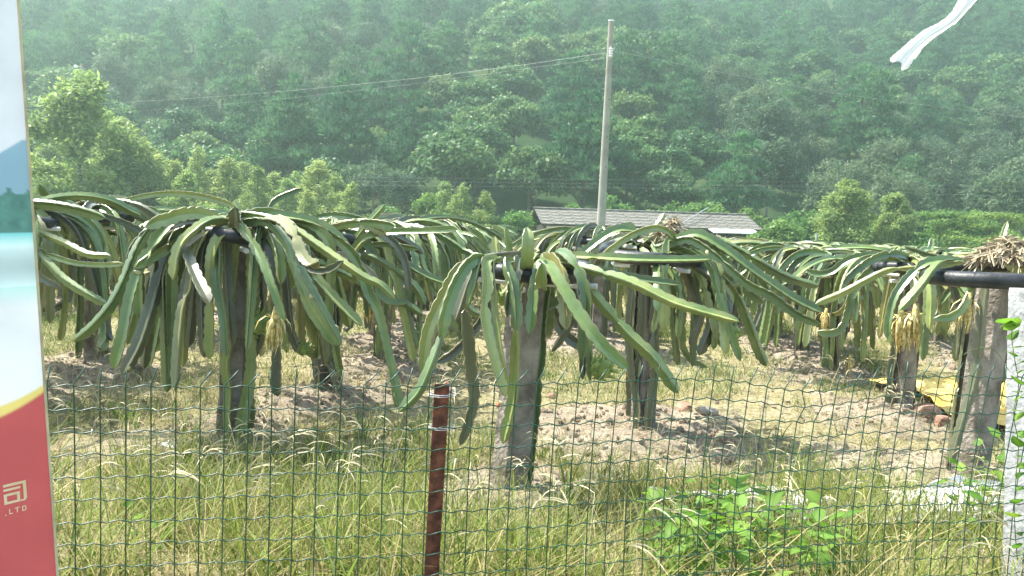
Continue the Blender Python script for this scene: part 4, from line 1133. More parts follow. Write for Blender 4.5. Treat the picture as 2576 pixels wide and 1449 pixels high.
traced(t13, t13.location.copy(), [
 ([(20, 560), (60, 566), (88, 580), (156, 608), (219, 639), (272, 643)], Y13 - .2, Y13 - .5, 17, G_),
 ([(20, 590), (88, 627), (176, 659), (250, 667), (306, 665)], Y13 - .3, Y13 - .5, 16, G_),
 ([(20, 585), (94, 635), (156, 698), (215, 737), (264, 764)], Y13 - .3, Y13 - .6, 20, G_),
 ([(40, 600), (95, 690), (150, 722)], Y13 - .3, Y13 - .5, 18, O_),
])
t5 = HER['P5']; b5 = t5.location.copy(); Y5 = b5.y
traced(t5, b5, [
 ([(858, 660), (875, 635), (906, 585), (964, 518)], Y5 - .2, Y5 - .1, 18, G_),
 ([(850, 650), (886, 635), (918, 600), (976, 585), (1074, 581), (1146, 577)], Y5 - .2, Y5 - .4, 21, G_),
 ([(870, 630), (910, 624), (957, 612), (1048, 625)], Y5 - .1, Y5, 19, G_),
 ([(840, 640), (867, 647), (906, 667), (947, 700)], Y5 - .3, Y5 - .5, 18, D_),
 ([(870, 640), (925, 643), (968, 663), (1019, 698), (1050, 729), (1067, 762)], Y5 - .1, Y5 - .2, 20, G_),
 ([(880, 625), (960, 620), (1015, 659), (1074, 694), (1118, 711)], Y5 + .1, Y5 + .2, 18, G_),
 ([(810, 850), (818, 880), (836, 940), (850, 985)], Y5 - .05, Y5 - .1, 17, O_),
 ([(900, 640), (930, 700), (970, 740), (1030, 770), (1060, 790)], Y5, Y5 + .1, 19, G_),
])
for px, py, s_ in ((929, 760, 1.15), (962, 770, 1.0), (960, 810, 1.05)):
    on(HER['P6'], 'flower', FLOWERS[int(px) % 3], px, py, HER['P6'].location.y - .55, (0.05, 0.05, px), s_)
for px, py, dy in ((2266, 800, -.3), (2304, 792, -.35)):
    on(HER['P8'], 'flower', FLOWERS[int(px) % 3], px, py, HER['P8'].location.y + dy, (0.05, 0.1, px), 1.55)
on(HER['P8'], 'flower', FLOWER_DRY, 2386, 760, HER['P8'].location.y, (0.1, 0.8, 1), 1.1)
on(HER['P9'], 'flower', FLOWERS[0], 2078, 790, HER['P9'].location.y - .5, (0, 0, 0), 1.0)
on(HER['P9'], 'flower', FLOWERS[2], 2138, 905, HER['P9'].location.y - .3, (0, 0, 0), 0.9)
on(HER['P7'], 'flower', FLOWERS[1], 232, 624, HER['P7'].location.y - .6, (0.2, 1.3, 0), 1.0)
on(HER['P12'], 'flower', FLOWERS[2], 472, 770, HER['P12'].location.y - .6, (0, 0, 0), 1.2)
on(HER['P12'], 'flower', FLOWERS[0], 526, 730, HER['P12'].location.y - .6, (0, 0, 0), 1.0)

# --- middle rows: copies of prototypes, stem by stem
def proto_stems(seed, zc, n, detail):
    rg = np.random.default_rng(seed); out = []
    for i in range(n):
        P = rand_path(rg, zc, detail_up=(i % 4 == 0)) if i < n - 5 else climb_path(rg, zc)
        mt = ('cactus' if rg.random() < 0.7 else ('cactus_old' if rg.random() < 0.4 else ('cactus_yellow' if rg.random() < 0.7 else 'cactus_dry'))) if i < n - 5 else 'cactus_old'
        out.append((P, rg.uniform(0.045, 0.07), rg.uniform(0, 6), mt))
    return out
ZC = 1.31
MIDS = [[stem_mesh(P, wv, 1, ph, mt) for P, wv, ph, mt in proto_stems(200 + s, ZC, 56, 1)] for s in range(4)]
SHAFTS = [shaft_mesh(1.29, 0.125, np.random.default_rng(300 + s)) for s in range(4)]
r4 = random.Random(9)
for i, (x, y) in enumerate(MIDP):
    z = gz(x, y) - 0.05; rz = r4.uniform(0, 6.28); s = r4.uniform(0.95, 1.05) * (0.92 if x > 1.5 else 1.0)
    p = thing('support_post', 'weathered concrete post under a bushy cactus in the rows beyond the nearest plants', 'post', (x, y, z), rz, 'posts in the middle rows', s)
    link('shaft', SHAFTS[i % 4], p); link('tyre_ring', RING, p, (0, 0, 1.265)); link('cross_bar', BAR, p, (0, 0, 1.205), (0, 0, 0.4)); link('cross_bar', BAR, p, (0, 0, 1.17), (0, 0, 1.97))
    c_ = thing('dragon_fruit_cactus', 'bushy drooping cactus in the rows just beyond the nearest plants', 'cactus', (x, y, z), rz, 'cacti in the middle rows', (s * r4.uniform(0.82, 1.15), s * r4.uniform(0.82, 1.15), s))
    c_.rotation_euler = (r4.uniform(-.06, .06), r4.uniform(-.06, .06), rz)
    for me in MIDS[i % 4]: link('stem', me, c_)
    if i % 3 == 0:
        a = r4.uniform(3.6, 5.8) - rz; link('flower', FLOWERS[i % 3], c_, (0.5 * math.cos(a), 0.5 * math.sin(a), r4.uniform(0.65, 0.95)), (0, 0.1, 0), 1.1)

# --- far rows: stems too small to pick apart
FARS = []
for s in range(5):
    VV = []; QQ = []; TT = []; AA = []; n0 = 0
    for P, wv, ph, mt in proto_stems(400 + s, ZC, 60, 0):
        V, Qd, Tr, va = stem_geo(P, wv * 1.05, 0, ph); VV.append(V); QQ.append(Qd + n0); TT.append(Tr + n0); AA.append(va); n0 += len(V)
    FARS.append(np_mesh('stems', np.concatenate(VV), np.concatenate(QQ), np.concatenate(TT), M['cactus'], True, attr=np.concatenate(AA), sharp=35))
def far_zone(x, y):
    a = x / y
    return (' toward the tall eucalyptus' if a < -0.38 else ' toward the saplings' if a < -0.05 else ' toward the utility pole' if a < 0.17 else ' toward the shed' if a < 0.33 else ' toward the white sheet shelter') + (', nearer half' if y < 28 else ', farther half')
for i, (x, y) in enumerate(FARP):
    rz = r4.uniform(0, 6.28); s = r4.uniform(0.90, 1.03) * (0.90 if 0.03 < x / y < 0.36 else 0.96 if x > 1.5 else 1.0)
    tag(link('support_post', SHAFTS[i % 4], None, (x, y, -0.04), (0, 0, rz), s), 'small concrete post in far rows' + far_zone(x, y), 'post', 'posts in the distant rows')
    c_ = thing('dragon_fruit_cactus', 'small drooping cactus in the distant rows' + far_zone(x, y), 'cactus', (x, y, -0.04), rz, 'cacti in the distant rows', s)
    tag(link('stems', FARS[i % 5], c_), None, None, None, 'stuff')

# ------------------------------------------------------------------ wire fence
FA = at(115, 965, 1.97); FB = at(2560, 975, 2.66)
fdir = Vector((FB.x - FA.x, FB.y - FA.y, 0)); FL = fdir.length; fdir.normalize()
fz = 1.045
def fence_pt(u, h, jit=0.0):
    """u metres along the fence from FA, h metres under the top wire"""
    sag = -0.010 * math.sin(u * 2.1) - 0.05 * math.exp(-((u - 2.13) / 0.22) ** 2) * max(0, 1 - h / 0.25) + (0.02 * u / FL if u > 0 else 0)
    lean = 0.075 * max(0.0, (u - 1.0) / 2.0) * max(0, 1 - h / 0.45) ** 1.3
    bow = 0.012 * math.sin(u * 3 + 1) + 0.02 * math.sin(h * 3 + u)
    p = Vector((FA.x, FA.y, 0)) + fdir * (u + lean)
    return Vector((p.x + bow * -fdir.y, p.y + bow * fdir.x, fz - h + sag))
t = thing('wire_fence', 'green coated welded wire mesh fence with bent tips along its top', 'fence', (FA.x, FA.y, 0.3))
org = Vector((FA.x, FA.y, 0.3))
rw = random.Random(4)
SPC = 0.06
us = np.arange(-0.9, FL + 0.9, SPC)
for iu, u in enumerate(us):
    tl, td = rw.uniform(0.010, 0.03) + 0.01 * (u < 1.2), rw.uniform(0.038, 0.052)
    if rw.random() < 0.2: tl = rw.uniform(-0.002, 0.008)
    tip = fence_pt(u, 0) + fdir * tl + Vector((rw.uniform(-.004, .004), rw.uniform(-.012, .012), td))
    pts = [tip, fence_pt(u, 0) + Vector((0, 0, 0.004))]
    for h in np.arange(0.0, 0.92, SPC):
        p = fence_pt(u, h)
        if 0.02 < h < 0.1 and abs(u - 2.13) < 0.05: p += fdir * (0.02 * math.sin((h - .02) / .08 * 3.14))
        pts.append(p)
    mb = MB(); mb.tube([p - org for p in pts], 0.0018, 5); link('vertical_wire', mb.mesh('vertical_wire', M['green_wire'], True), t)
for h in np.arange(0.0, 0.92, SPC):
    pts = []
    for u in np.arange(us[0], us[-1] + 0.001, SPC / 4):
        k = round((u - us[0]) / (SPC / 4)) % 4
        p = fence_pt(u, h); p.z += (0.0, -0.0035, 0.0, 0.0035)[k] + 0.0015 * math.sin(u * 31 + h * 60); p += Vector((fdir.y, -fdir.x, 0)) * 0.0032
        pts.append(p - org)
    mb = MB(); mb.tube(pts, 0.0017, 4); link('horizontal_wire', mb.mesh('horizontal_wire', M['green_wire'], True), t)

# rusty angle-iron post tied to the mesh
pa = at(1112, 966, 2.255); pc = at(1085, 1449, 2.255)
axp = (pa - pc).normalized(); gpost = gz(pc.x, pc.y)
ft = pc + axp * ((gpost - 0.25 - pc.z) / axp.z); Hp = (pa - ft).length
t = thing('fence_post', 'rusty brown angle-iron post tied to the wire mesh', 'post', ft)
Mr = axp.to_track_quat('Z', 'Y').to_matrix().to_4x4()
def iron(parts):
    mb = MB()
    for (cx, cy, sx, sy) in parts:
        n = 14; k = mb.n
        zs = np.linspace(0, Hp, n)
        V = []
        for z in zs:
            for (a, b) in ((-1, -1), (1, -1), (1, 1), (-1, 1)):
                v = Vector((cx + a * sx / 2, cy + b * sy / 2, 0)); v = fdir * v.x + Vector((-fdir.y, fdir.x, 0)) * v.y
                V.append(v + axp * z)
        Qd = [[i * 4 + j, i * 4 + (j + 1) % 4, (i + 1) * 4 + (j + 1) % 4, (i + 1) * 4 + j] for i in range(n - 1) for j in range(4)] + [[0, 3, 2, 1], [(n - 1) * 4 + j for j in range(4)]]
        mb.add([tuple(v) for v in V], Qd)
    return mb
link('flange', iron([(0, 0, 0.043, 0.0045)]).mesh('flange', M['rust']), t)
link('flange', iron([(0.0195, 0.0225, 0.004, 0.040)]).mesh('flange', M['rust']), t)
for py in (996, 1079):
    for dz in (0, 0.005):
        c0 = at(1105, py, 2.245) - ft + Vector((0, 0, dz)); bk = Vector((-fdir.y, fdir.x, 0))
        loop = [c0 - fdir * 0.026 - bk * 0.004, c0 + fdir * 0.0 - bk * 0.006 - Vector((0, 0, .003)), c0 + fdir * 0.026 - bk * 0.004 - Vector((0, 0, .002)), c0 + fdir * 0.048 + bk * 0.006, c0 + fdir * 0.03 + bk * 0.045, c0 - fdir * 0.005 + bk * 0.05, c0 - fdir * 0.03 + bk * 0.01, c0 - fdir * 0.026 - bk * 0.004]
        mb = MB(); mb.tube(spline(loop, 26), 0.0011, 5, False); link('wire_tie', mb.mesh('wire_tie', M['tie_wire'], True), t)

# pale pitted concrete fence post at the right end
cp = at(2602, 728, 2.74); gq = gz(cp.x, cp.y)
t = link('concrete_fence_post', None, None, (cp.x, cp.y, gq - 0.2)); tag(t, 'whitish pitted concrete fence post with a creeper climbing it', 'post')
mb = MB(); n = 60; V = []; rgp = np.random.default_rng(8)
hh = cp.z - gq + 0.2; cang = math.atan2(fdir.y, fdir.x)
per = []
for k in range(4):
    a0, a1 = [(-1, -1), (1, -1), (1, 1), (-1, 1)][k], [(1, -1), (1, 1), (-1, 1), (-1, -1)][k]
    for f in np.linspace(0.03, 0.97, 9): per.append((a0[0] * (1 - f) + a1[0] * f, a0[1] * (1 - f) + a1[1] * f))
kk = len(per)
for i in range(n):
    z = hh * i / (n - 1)
    for (a, b) in per:
        s_ = 0.055 * (1 + 0.008 * rgp.normal() - (0.05 if rgp.random() < 0.05 else 0)) * (0.97 if i == n - 1 else 1); xx, yy_ = a * s_, b * s_
        V.append((xx * math.cos(cang) - yy_ * math.sin(cang) + 0.10 * (1 - z / hh), xx * math.sin(cang) + yy_ * math.cos(cang), z))
Qd = [[i * kk + j, i * kk + (j + 1) % kk, (i + 1) * kk + (j + 1) % kk, (i + 1) * kk + j] for i in range(n - 1) for j in range(kk)]
V.append((0.0, 0, hh + 0.002)); Tt = [[len(V) - 1, (n - 1) * kk + j, (n - 1) * kk + (j + 1) % kk] for j in range(kk)]
mb.add(V, Qd, Tt); link('shaft', mb.mesh('fence_post_shaft', M['white_concrete'], True, 40), t)

# ------------------------------------------------------------------ broad leaved weeds and the creeper
def leaf_shape(L, W, curl=0.2, lobes=0):
    n = 7; V = []; 
    for i in range(n):
        s = i / (n - 1); wv = W * 0.55 * math.sin(math.pi * min(1, 0.04 + 0.96 * s ** 0.62)) * (1.1 - 0.25 * s); wv *= 1 + 0.12 * (i % 2)
        z = -curl * L * s * s
        V += [(-wv, L * s, z + 0.18 * wv), (0, L * s, z), (wv, L * s, z + 0.18 * wv)]
    Qd = []
    for i in range(n - 1):
        b = 3 * i; Qd += [[b, b + 1, b + 4, b + 3], [b + 1, b + 2, b + 5, b + 4]]
    return np_mesh('leaf', V, Qd, None, M['weed'], True, attr=[0.35 + 0.3 * (k % 3 == 1) for k in range(len(V))])
LEAF = [leaf_shape(0.078, 0.048), leaf_shape(0.06, 0.038, 0.4), leaf_shape(0.092, 0.047, 0.15)]
CLEAF = [leaf_shape(0.045, 0.038, 0.2), leaf_shape(0.038, 0.034, 0.3)]
def weed(px, py, Yd, h, nl, label, seed, sc=1.0, group=None):
    rg = random.Random(seed); c = at(px, py, Yd); g0 = gz(c.x, c.y)
    top = c.z - g0
    t = thing('broadleaf_weed', label, 'weed', (c.x, c.y, g0 - 0.02), 0, group)
    h = max(h, top)
    mb = MB(); sp = spline([(0, 0, 0), (0.02 * rg.uniform(-1, 1), 0.02 * rg.uniform(-1, 1), h * 0.5), (0.05 * rg.uniform(-1, 1), 0.05 * rg.uniform(-1, 1), h)], 8)
    mb.tube(sp, np.linspace(0.004, 0.0018, 8), 5); st = link('stalk', mb.mesh('stalk', M['weed_stem'], True), t)
    a = rg.uniform(0, 6)
    for i in range(nl):
        f = 0.3 + 0.7 * (i + 1) / nl; p = Vector(sp[min(7, int(f * 7))]); a += 2.4
        pt_ = rg.uniform(0.02, 0.05)
        mb = MB(); q = p + Vector((-math.sin(a) * pt_, math.cos(a) * pt_, 0.02)); mb.tube([p, q], 0.0012, 4)
        mb2 = link('petiole', mb.mesh('petiole', M['weed_stem']), t)
        link('leaf', LEAF[rg.randrange(3)], t, q, (rg.uniform(-0.35, 0.6) if i < nl - 2 else 0.7, rg.uniform(-0.5, 0.5), a), sc * rg.uniform(0.75, 1.15))
WL = 'bright green broad-leaved weed in the clump against the wire mesh'
ws = [(1680, 1300, 3.3), (1740, 1262, 3.5), (1790, 1240, 3.6), (1835, 1225, 3.6), (1870, 1290, 3.2), (1905, 1262, 3.4), (1960, 1250, 3.5), (1655, 1345, 3.1), (1720, 1350, 3.0),
      (1800, 1330, 3.0), (1910, 1340, 2.95), (1990, 1330, 3.1), (2075, 1345, 3.0), (2120, 1385, 2.9), (1850, 1390, 2.8), (1765, 1400, 2.8), (2010, 1405, 2.75), (1690, 1410, 2.85)]
for i, (px, py, Yd) in enumerate(ws): weed(px, py, Yd, 0.3, 17 + i % 5, WL, 70 + i, 0.95, 'broad-leaved weeds against the fence')
for i, (px, py, Yd) in enumerate(((2440, 1120, 4.2), (2480, 1160, 3.9), (2420, 1170, 4.0), (2495, 1215, 3.7), (2510, 1100, 4.1))):
    weed(px, py, Yd, 0.35, 9, 'yellowish green weed growing at the foot of the straw-capped post', 110 + i, 1.0, 'weeds by the straw-capped post')
weed(1175, 1395, 2.95, 0.2, 7, 'small weed sprouting by the foot of the rusty fence post', 130, 0.7)
weed(350, 1420, 2.9, 0.2, 7, 'small weed in the grass beside the banner', 131, 0.7)

t = thing('creeper', 'thin climbing vine with small pale leaves on the whitish concrete fence post', 'vine', (cp.x, cp.y, gq))
vp = [at(2560, 1420, 2.62), at(2552, 1300, 2.62), at(2556, 1200, 2.62), at(2562, 1120, 2.63), at(2550, 1040, 2.63), at(2562, 970, 2.64), at(2552, 900, 2.64), at(2545, 840, 2.65), at(2556, 800, 2.66)]
mb = MB(); vs_ = spline([p - t.location for p in vp], 50); mb.tube(vs_, 0.0016, 4); link('stem', mb.mesh('vine_stem', M['weed_stem'], True), t)
mb = MB(); v2 = spline([p - t.location for p in (at(2540, 935, 2.66), at(2500, 880, 2.6), at(2450, 878, 2.6), at(2425, 892, 2.58))], 20); mb.tube(v2, 0.0011, 4); link('tendril', mb.mesh('tendril', M['weed_stem'], True), t)
rv = random.Random(6)
for i in range(22):
    p = Vector(vs_[int(2 + i * 2.1)]); link('leaf', CLEAF[i % 2], t, p, (rv.uniform(0.4, 1.2), rv.uniform(-0.4, 0.4), rv.uniform(1.2, 5.0)), rv.uniform(0.8, 1.3))
for px, py in ((2530, 815), (2552, 822), (2515, 825)):
    link('leaf', CLEAF[0], t, at(px, py, 2.63) - t.location, (0.6, 0.2, rv.uniform(1, 5)), 1.3)

# ------------------------------------------------------------------ grass
def blades(x, y, L, wd, rg, colA, colB, mixp, bend=0.6, nseg=3, lean=0.35, dz=0.0):
    n = len(x); z = ground_z(x, y) - 0.01 + dz
    a = rg.uniform(0, 6.283, n); le = np.abs(rg.normal(size=n)) * lean
    d = np.stack([np.cos(a) * le, np.sin(a) * le, np.ones(n)], 1); d /= np.linalg.norm(d, axis=1, keepdims=True)
    bv = np.stack([np.cos(a), np.sin(a), -0.45 * np.ones(n)], 1) * (bend * rg.uniform(0.2, 1.3, n))[:, None]
    wa = a + 1.57 + rg.normal(size=n) * 0.7
    wv = np.stack([np.cos(wa), np.sin(wa), np.zeros(n)], 1)
    P0 = np.stack([x, y, z], 1); V = []
    for k in range(nseg + 1):
        t = k / nseg; c = P0 + L[:, None] * (t * d + t * t * bv)
        ww = (wd * (1 - 0.85 * t ** 1.6))[:, None] * 0.5
        V += [c - wv * ww, c + wv * ww]
    m_ = 2 * (nseg + 1); V = np.stack(V, 1).reshape(-1, 3)
    b = (np.arange(n) * m_)[:, None]
    Qd = np.concatenate([b + np.array([[2 * k, 2 * k + 1, 2 * k + 3, 2 * k + 2]]) for k in range(nseg)])
    f = np.clip(mixp + 0.28 * rg.normal(size=n), 0, 1)[:, None]
    c = np.array(colA) * (1 - f) + np.array(colB) * f
    c = c * (0.75 + 0.5 * rg.random((n, 1)))
    return V, Qd, np.repeat(c, m_, 0)
GREEN, STRAW_C, LIME = (0.075, 0.135, 0.022), (0.42, 0.35, 0.17), (0.16, 0.21, 0.035)
def scatter(n, y0, y1, rg, side=0.68, power=1.0):
    u = rg.random(n); y = np.sqrt(y0 ** 2 + u * (y1 ** 2 - y0 ** 2)); x = rg.uniform(-1, 1, n) * (side * y + 0.3); return x, y
def dens(x, y):
    mw = mound_w(x, y)
    d = smooth(0.34, 0.60, fbm(x * 1.2, y * 1.2, 3, 41)) * 0.82 + 0.18 - 0.35 * smooth(0.5, 0.65, fbm(x * 0.8, y * 0.8, 4, 31)) * smooth(3.6, 4.6, y)
    # trodden bare patch to the right of the middle
    bare_ = np.exp(-(((x - 0.9) / 1.5) ** 2 + ((y - 5.4) / 0.9) ** 2)) * 0.75 + np.exp(-(((x + 1.1) / 0.6) ** 2 + ((y - 6.2) / 0.6) ** 2)) * 0.5
    return np.clip(d * (1 - smooth(0.05, 0.6, mw + 0.3 * (fbm(x * 4, y * 4, 2, 55) - 0.5))) - bare_, 0.0, 1) 
rg = np.random.default_rng(77)
packs = []
# tall near grass, in tufts
def tufts(nt, y0, y1, per, rad, dpow=1.0):
    cx, cy = scatter(nt, y0, y1, rg)
    kp = rg.random(nt) < dens(cx, cy) ** dpow; cx, cy = cx[kp], cy[kp]
    k = rg.integers(per // 2, per * 3 // 2, len(cx)); cid = np.repeat(np.arange(len(cx)), k)
    return cx[cid] + rg.normal(size=len(cid)) * rad, cy[cid] + rg.normal(size=len(cid)) * rad, cid, rg.random(len(cx)), rg.random(len(cx))
x, y, cid, ra, rb = tufts(3300, 2.35, 5.2, 15, 0.035)
L = rg.uniform(0.14, 0.34, len(x)) * (0.6 + 0.75 * ra[cid]) * (1.15 - 0.35 * smooth(3.4, 5.0, y))
packs.append(blades(x, y, L, rg.uniform(0.0035, 0.0085, len(x)), rg, LIME, STRAW_C, np.clip(1.25 * rb[cid] ** 1.7 - 0.12, 0, 1), 0.5, 4, 0.5))
x, y, cid, ra, rb = tufts(700, 2.4, 4.6, 9, 0.05)
packs.append(blades(x, y, rg.uniform(0.28, 0.48, len(x)), rg.uniform(0.005, 0.0095, len(x)), rg, (0.13, 0.20, 0.03), (0.24, 0.27, 0.06), 0.5, 0.4, 5, 0.35))
# fine straw-coloured dead grass
x, y = scatter(30000, 2.6, 7.5, rg)
keep = rg.random(len(x)) < (0.12 + 0.88 * dens(x, y)) * (0.35 + 0.65 * (fbm(x * 1.6, y * 1.6, 2, 91) > 0.47)); x, y = x[keep], y[keep]
packs.append(blades(x, y, rg.uniform(0.08, 0.24, len(x)), rg.uniform(0.002, 0.0045, len(x)), rg, STRAW_C, (0.58, 0.50, 0.30), 0.35, 1.0, 3, 1.0))
# short green turf further in
x, y, cid, ra, rb = tufts(11500, 3.8, 13.5, 10, 0.055, 1.2)
packs.append(blades(x, y, rg.uniform(0.07, 0.19, len(x)) * (0.55 + 0.9 * ra[cid]), rg.uniform(0.004, 0.010, len(x)), rg, (0.085, 0.15, 0.022), (0.38, 0.34, 0.15), np.clip(0.22 + 1.1 * (rb[cid] - 0.6) + 1.4 * (0.5 - fbm(x * 0.6, y * 0.6, 2, 81)), 0, 1), 0.6, 3, 0.5))
x, y = scatter(42000, 12.5, 34, rg)
packs.append(blades(x, y, rg.uniform(0.12, 0.26, len(x)), rg.uniform(0.012, 0.022, len(x)), rg, GREEN, (0.34, 0.31, 0.13), 0.4, 0.5, 2))
# flattened dead thatch, on the mounds too
x, y = scatter(26000, 2.6, 9.5, rg)
kp = rg.random(len(x)) < 0.35 + 0.65 * (fbm(x * 2, y * 2, 3, 95) > 0.5); x, y = x[kp], y[kp]
packs.append(blades(x, y, rg.uniform(0.05, 0.2, len(x)), rg.uniform(0.0025, 0.006, len(x)), rg, (0.30, 0.25, 0.13), (0.58, 0.51, 0.33), 0.5, 0.7, 3, 5.0, 0.012))
# scattered broad fresh blades
x, y, cid, ra, rb = tufts(420, 2.4, 5.5, 7, 0.03)
packs.append(blades(x, y, rg.uniform(0.15, 0.38, len(x)), rg.uniform(0.009, 0.015, len(x)), rg, (0.10, 0.19, 0.03), (0.20, 0.27, 0.05), 0.4, 0.6, 5, 0.4))
n0 = 0; VV = []; QQ = []; CC = []
for V, Qd, c in packs: VV.append(V); QQ.append(Qd + n0); CC.append(c); n0 += len(V)
tag(link('grass', np_mesh('grass', np.concatenate(VV), np.concatenate(QQ), None, M['grass'], False, col=np.concatenate(CC))), 'yellow-green grass growing between the posts and along the fence', 'grass', None, 'stuff')
print('grass quads', sum(len(q) for q in QQ))

# flowering stalks: a thin culm with finger-like pale seed spikes
rs = np.random.default_rng(88)
mb = MB(); V = []; Qd = []
xs_, ys_ = scatter(2300, 2.5, 6.6, rs)
kp = rs.random(len(xs_)) < dens(xs_, ys_) * 0.9 + 0.1; xs_, ys_ = xs_[kp], ys_[kp]
zs_ = ground_z(xs_, ys_)
def strip(P, ws_):
    k = len(V); side_ = np.cross(P[-1] - P[0], np.array([rs.normal(), rs.normal(), 0.3])); side_ /= np.linalg.norm(side_) + 1e-9
    for p, wv in zip(P, ws_): V.append(p - side_ * wv); V.append(p + side_ * wv)
    for i in range(len(P) - 1): Qd.append([k + 2 * i, k + 2 * i + 1, k + 2 * i + 3, k + 2 * i + 2])
for x_, y_, z_ in zip(xs_, ys_, zs_):
    a = rs.uniform(0, 6.283); h = rs.uniform(0.2, 0.5); ln = rs.uniform(0.05, 0.35)
    d = np.array([math.cos(a), math.sin(a), 0]); b0 = np.array([x_, y_, z_])
    P = [b0 + d * ln * h * t * t + np.array([0, 0, h * t]) for t in np.linspace(0, 1, 5)]
    strip(P, [0.0016, 0.0015, 0.0013, 0.0012, 0.0011])
    nf = rs.integers(1, 6); top = P[-1]
    for j in range(nf):
        a2 = a + rs.normal() * 1.1; l2 = rs.uniform(0.07, 0.16); el = rs.uniform(0.3, 1.2)
        d2 = np.array([math.cos(a2) * math.cos(el), math.sin(a2) * math.cos(el), math.sin(el)])
        F = [top + d2 * l2 * t + np.array([0, 0, -0.6 * l2 * t * t]) + d * 0.25 * l2 * t * t for t in np.linspace(0, 1, 5)]
        strip(F, [0.001, 0.0018, 0.0021, 0.0018, 0.0006])
tag(link('dry_grass_stalks', np_mesh('dry_grass_stalks', np.array(V), Qd, None, M['seed'])), 'pale dry grass stalks with finger-like seed heads', 'grass', None, 'stuff')

# a pale seed-head plant before the post with the white sunlit edge's neighbour
# soil clods and pebbles on the mounds
rc = np.random.default_rng(99)
ico = np.array([(0, 0, 1), (0.894, 0, 0.447), (0.276, 0.851, 0.447), (-0.724, 0.526, 0.447), (-0.724, -0.526, 0.447), (0.276, -0.851, 0.447), (0.724, 0.526, -0.447), (-0.276, 0.851, -0.447), (-0.894, 0, -0.447), (-0.276, -0.851, -0.447), (0.724, -0.526, -0.447), (0, 0, -1)])
icf = np.array([(0, 1, 2), (0, 2, 3), (0, 3, 4), (0, 4, 5), (0, 5, 1), (1, 6, 2), (2, 7, 3), (3, 8, 4), (4, 9, 5), (5, 10, 1), (6, 7, 2), (7, 8, 3), (8, 9, 4), (9, 10, 5), (10, 6, 1), (11, 7, 6), (11, 8, 7), (11, 9, 8), (11, 10, 9), (11, 6, 10)])
x, y = scatter(26000, 3.4, 13, rc)
bw = np.clip(smooth(0.02, 0.35, mound_w(x, y)) + 0.35 * np.exp(-(((x - 0.9) / 1.6) ** 2 + ((y - 5.4) / 1.0) ** 2)) + 0.03, 0, 1)
kp = rc.random(len(x)) < bw; x, y = x[kp], y[kp]; n = len(x)
sz = 0.006 + 0.022 * rc.random(n) ** 3
Vc = ico[None] * (1 + 0.28 * rc.normal(size=(n, 12, 1))) * (sz[:, None, None] * (0.7 + 0.6 * rc.random((n, 1, 3))))
Vc = Vc + np.stack([x, y, ground_z(x, y) + sz * 0.3], 1)[:, None, :]
Fc = (icf[None] + (np.arange(n) * 12)[:, None, None]).reshape(-1, 3)
tag(link('soil_clods', np_mesh('soil_clods', Vc.reshape(-1, 3), None, Fc, M['soil'], False, attr=np.full(n * 12, 0.6))), 'dry soil clods and pebbles on the mounds', 'soil', None, 'stuff')
print('clods', n)

# ------------------------------------------------------------------ loose rocks, litter, sheets
def rock(px, py, s, mat, label, seed, flat=0.65):
    b = gbase(px, py); rg = np.random.default_rng(seed)
    import bmesh
    bm = bmesh.new(); bmesh.ops.create_icosphere(bm, subdivisions=3, radius=1.0)
    cuts = [(Vector(rg.normal(size=3)).normalized(), rg.uniform(0.55, 0.85)) for _ in range(9)]
    for v in bm.verts:
        for nrm, dd in cuts:
            e = v.co.dot(nrm) - dd
            if e > 0: v.co -= nrm * e
        v.co *= 1 + 0.03 * rg.normal()
        v.co = Vector((v.co.x * s, v.co.y * s * 0.8, v.co.z * s * flat))
    me = bpy.data.meshes.new('rock'); bm.to_mesh(me); bm.free(); me.materials.append(M[mat])
    tag(link('rock', me, None, (b.x, b.y, gz(b.x, b.y) + s * flat * 0.3), (0, 0, rg.uniform(0, 6))), label, 'rock')
for a in ((1722, 1040, 0.10, 'red_rock', 'reddish rock on the bare ground past the split concrete post', 1), (1772, 1062, 0.11, 'rock', 'grey slab of rock beside the reddish one', 2, 0.4),
          (1817, 1112, 0.10, 'red_rock', 'squarish brown rock among dry stalks past the grey slab', 3), (2320, 1062, 0.14, 'red_rock', 'large reddish rock at the edge of the yellow tarp', 4),
          (2370, 1078, 0.10, 'red_rock', 'smaller reddish rock by the large one at the tarp', 5), (2272, 1055, 0.08, 'rock', 'small grey rock at the foot of the post before the tarp', 6),
          (1170, 1432, 0.085, 'red_rock', 'pinkish rock in the grass by the rusty fence post', 7, 0.7), (1140, 990, 0.07, 'rock', 'rounded grey stone on the soil mound behind the rusty post top', 8),
          (1385, 1005, 0.045, 'red_rock', 'small pinkish stone beside the leaning bare post', 9), (2385, 1165, 0.07, 'rock', 'grey stone in the weeds by the straw-capped post', 10)):
    rock(*a)

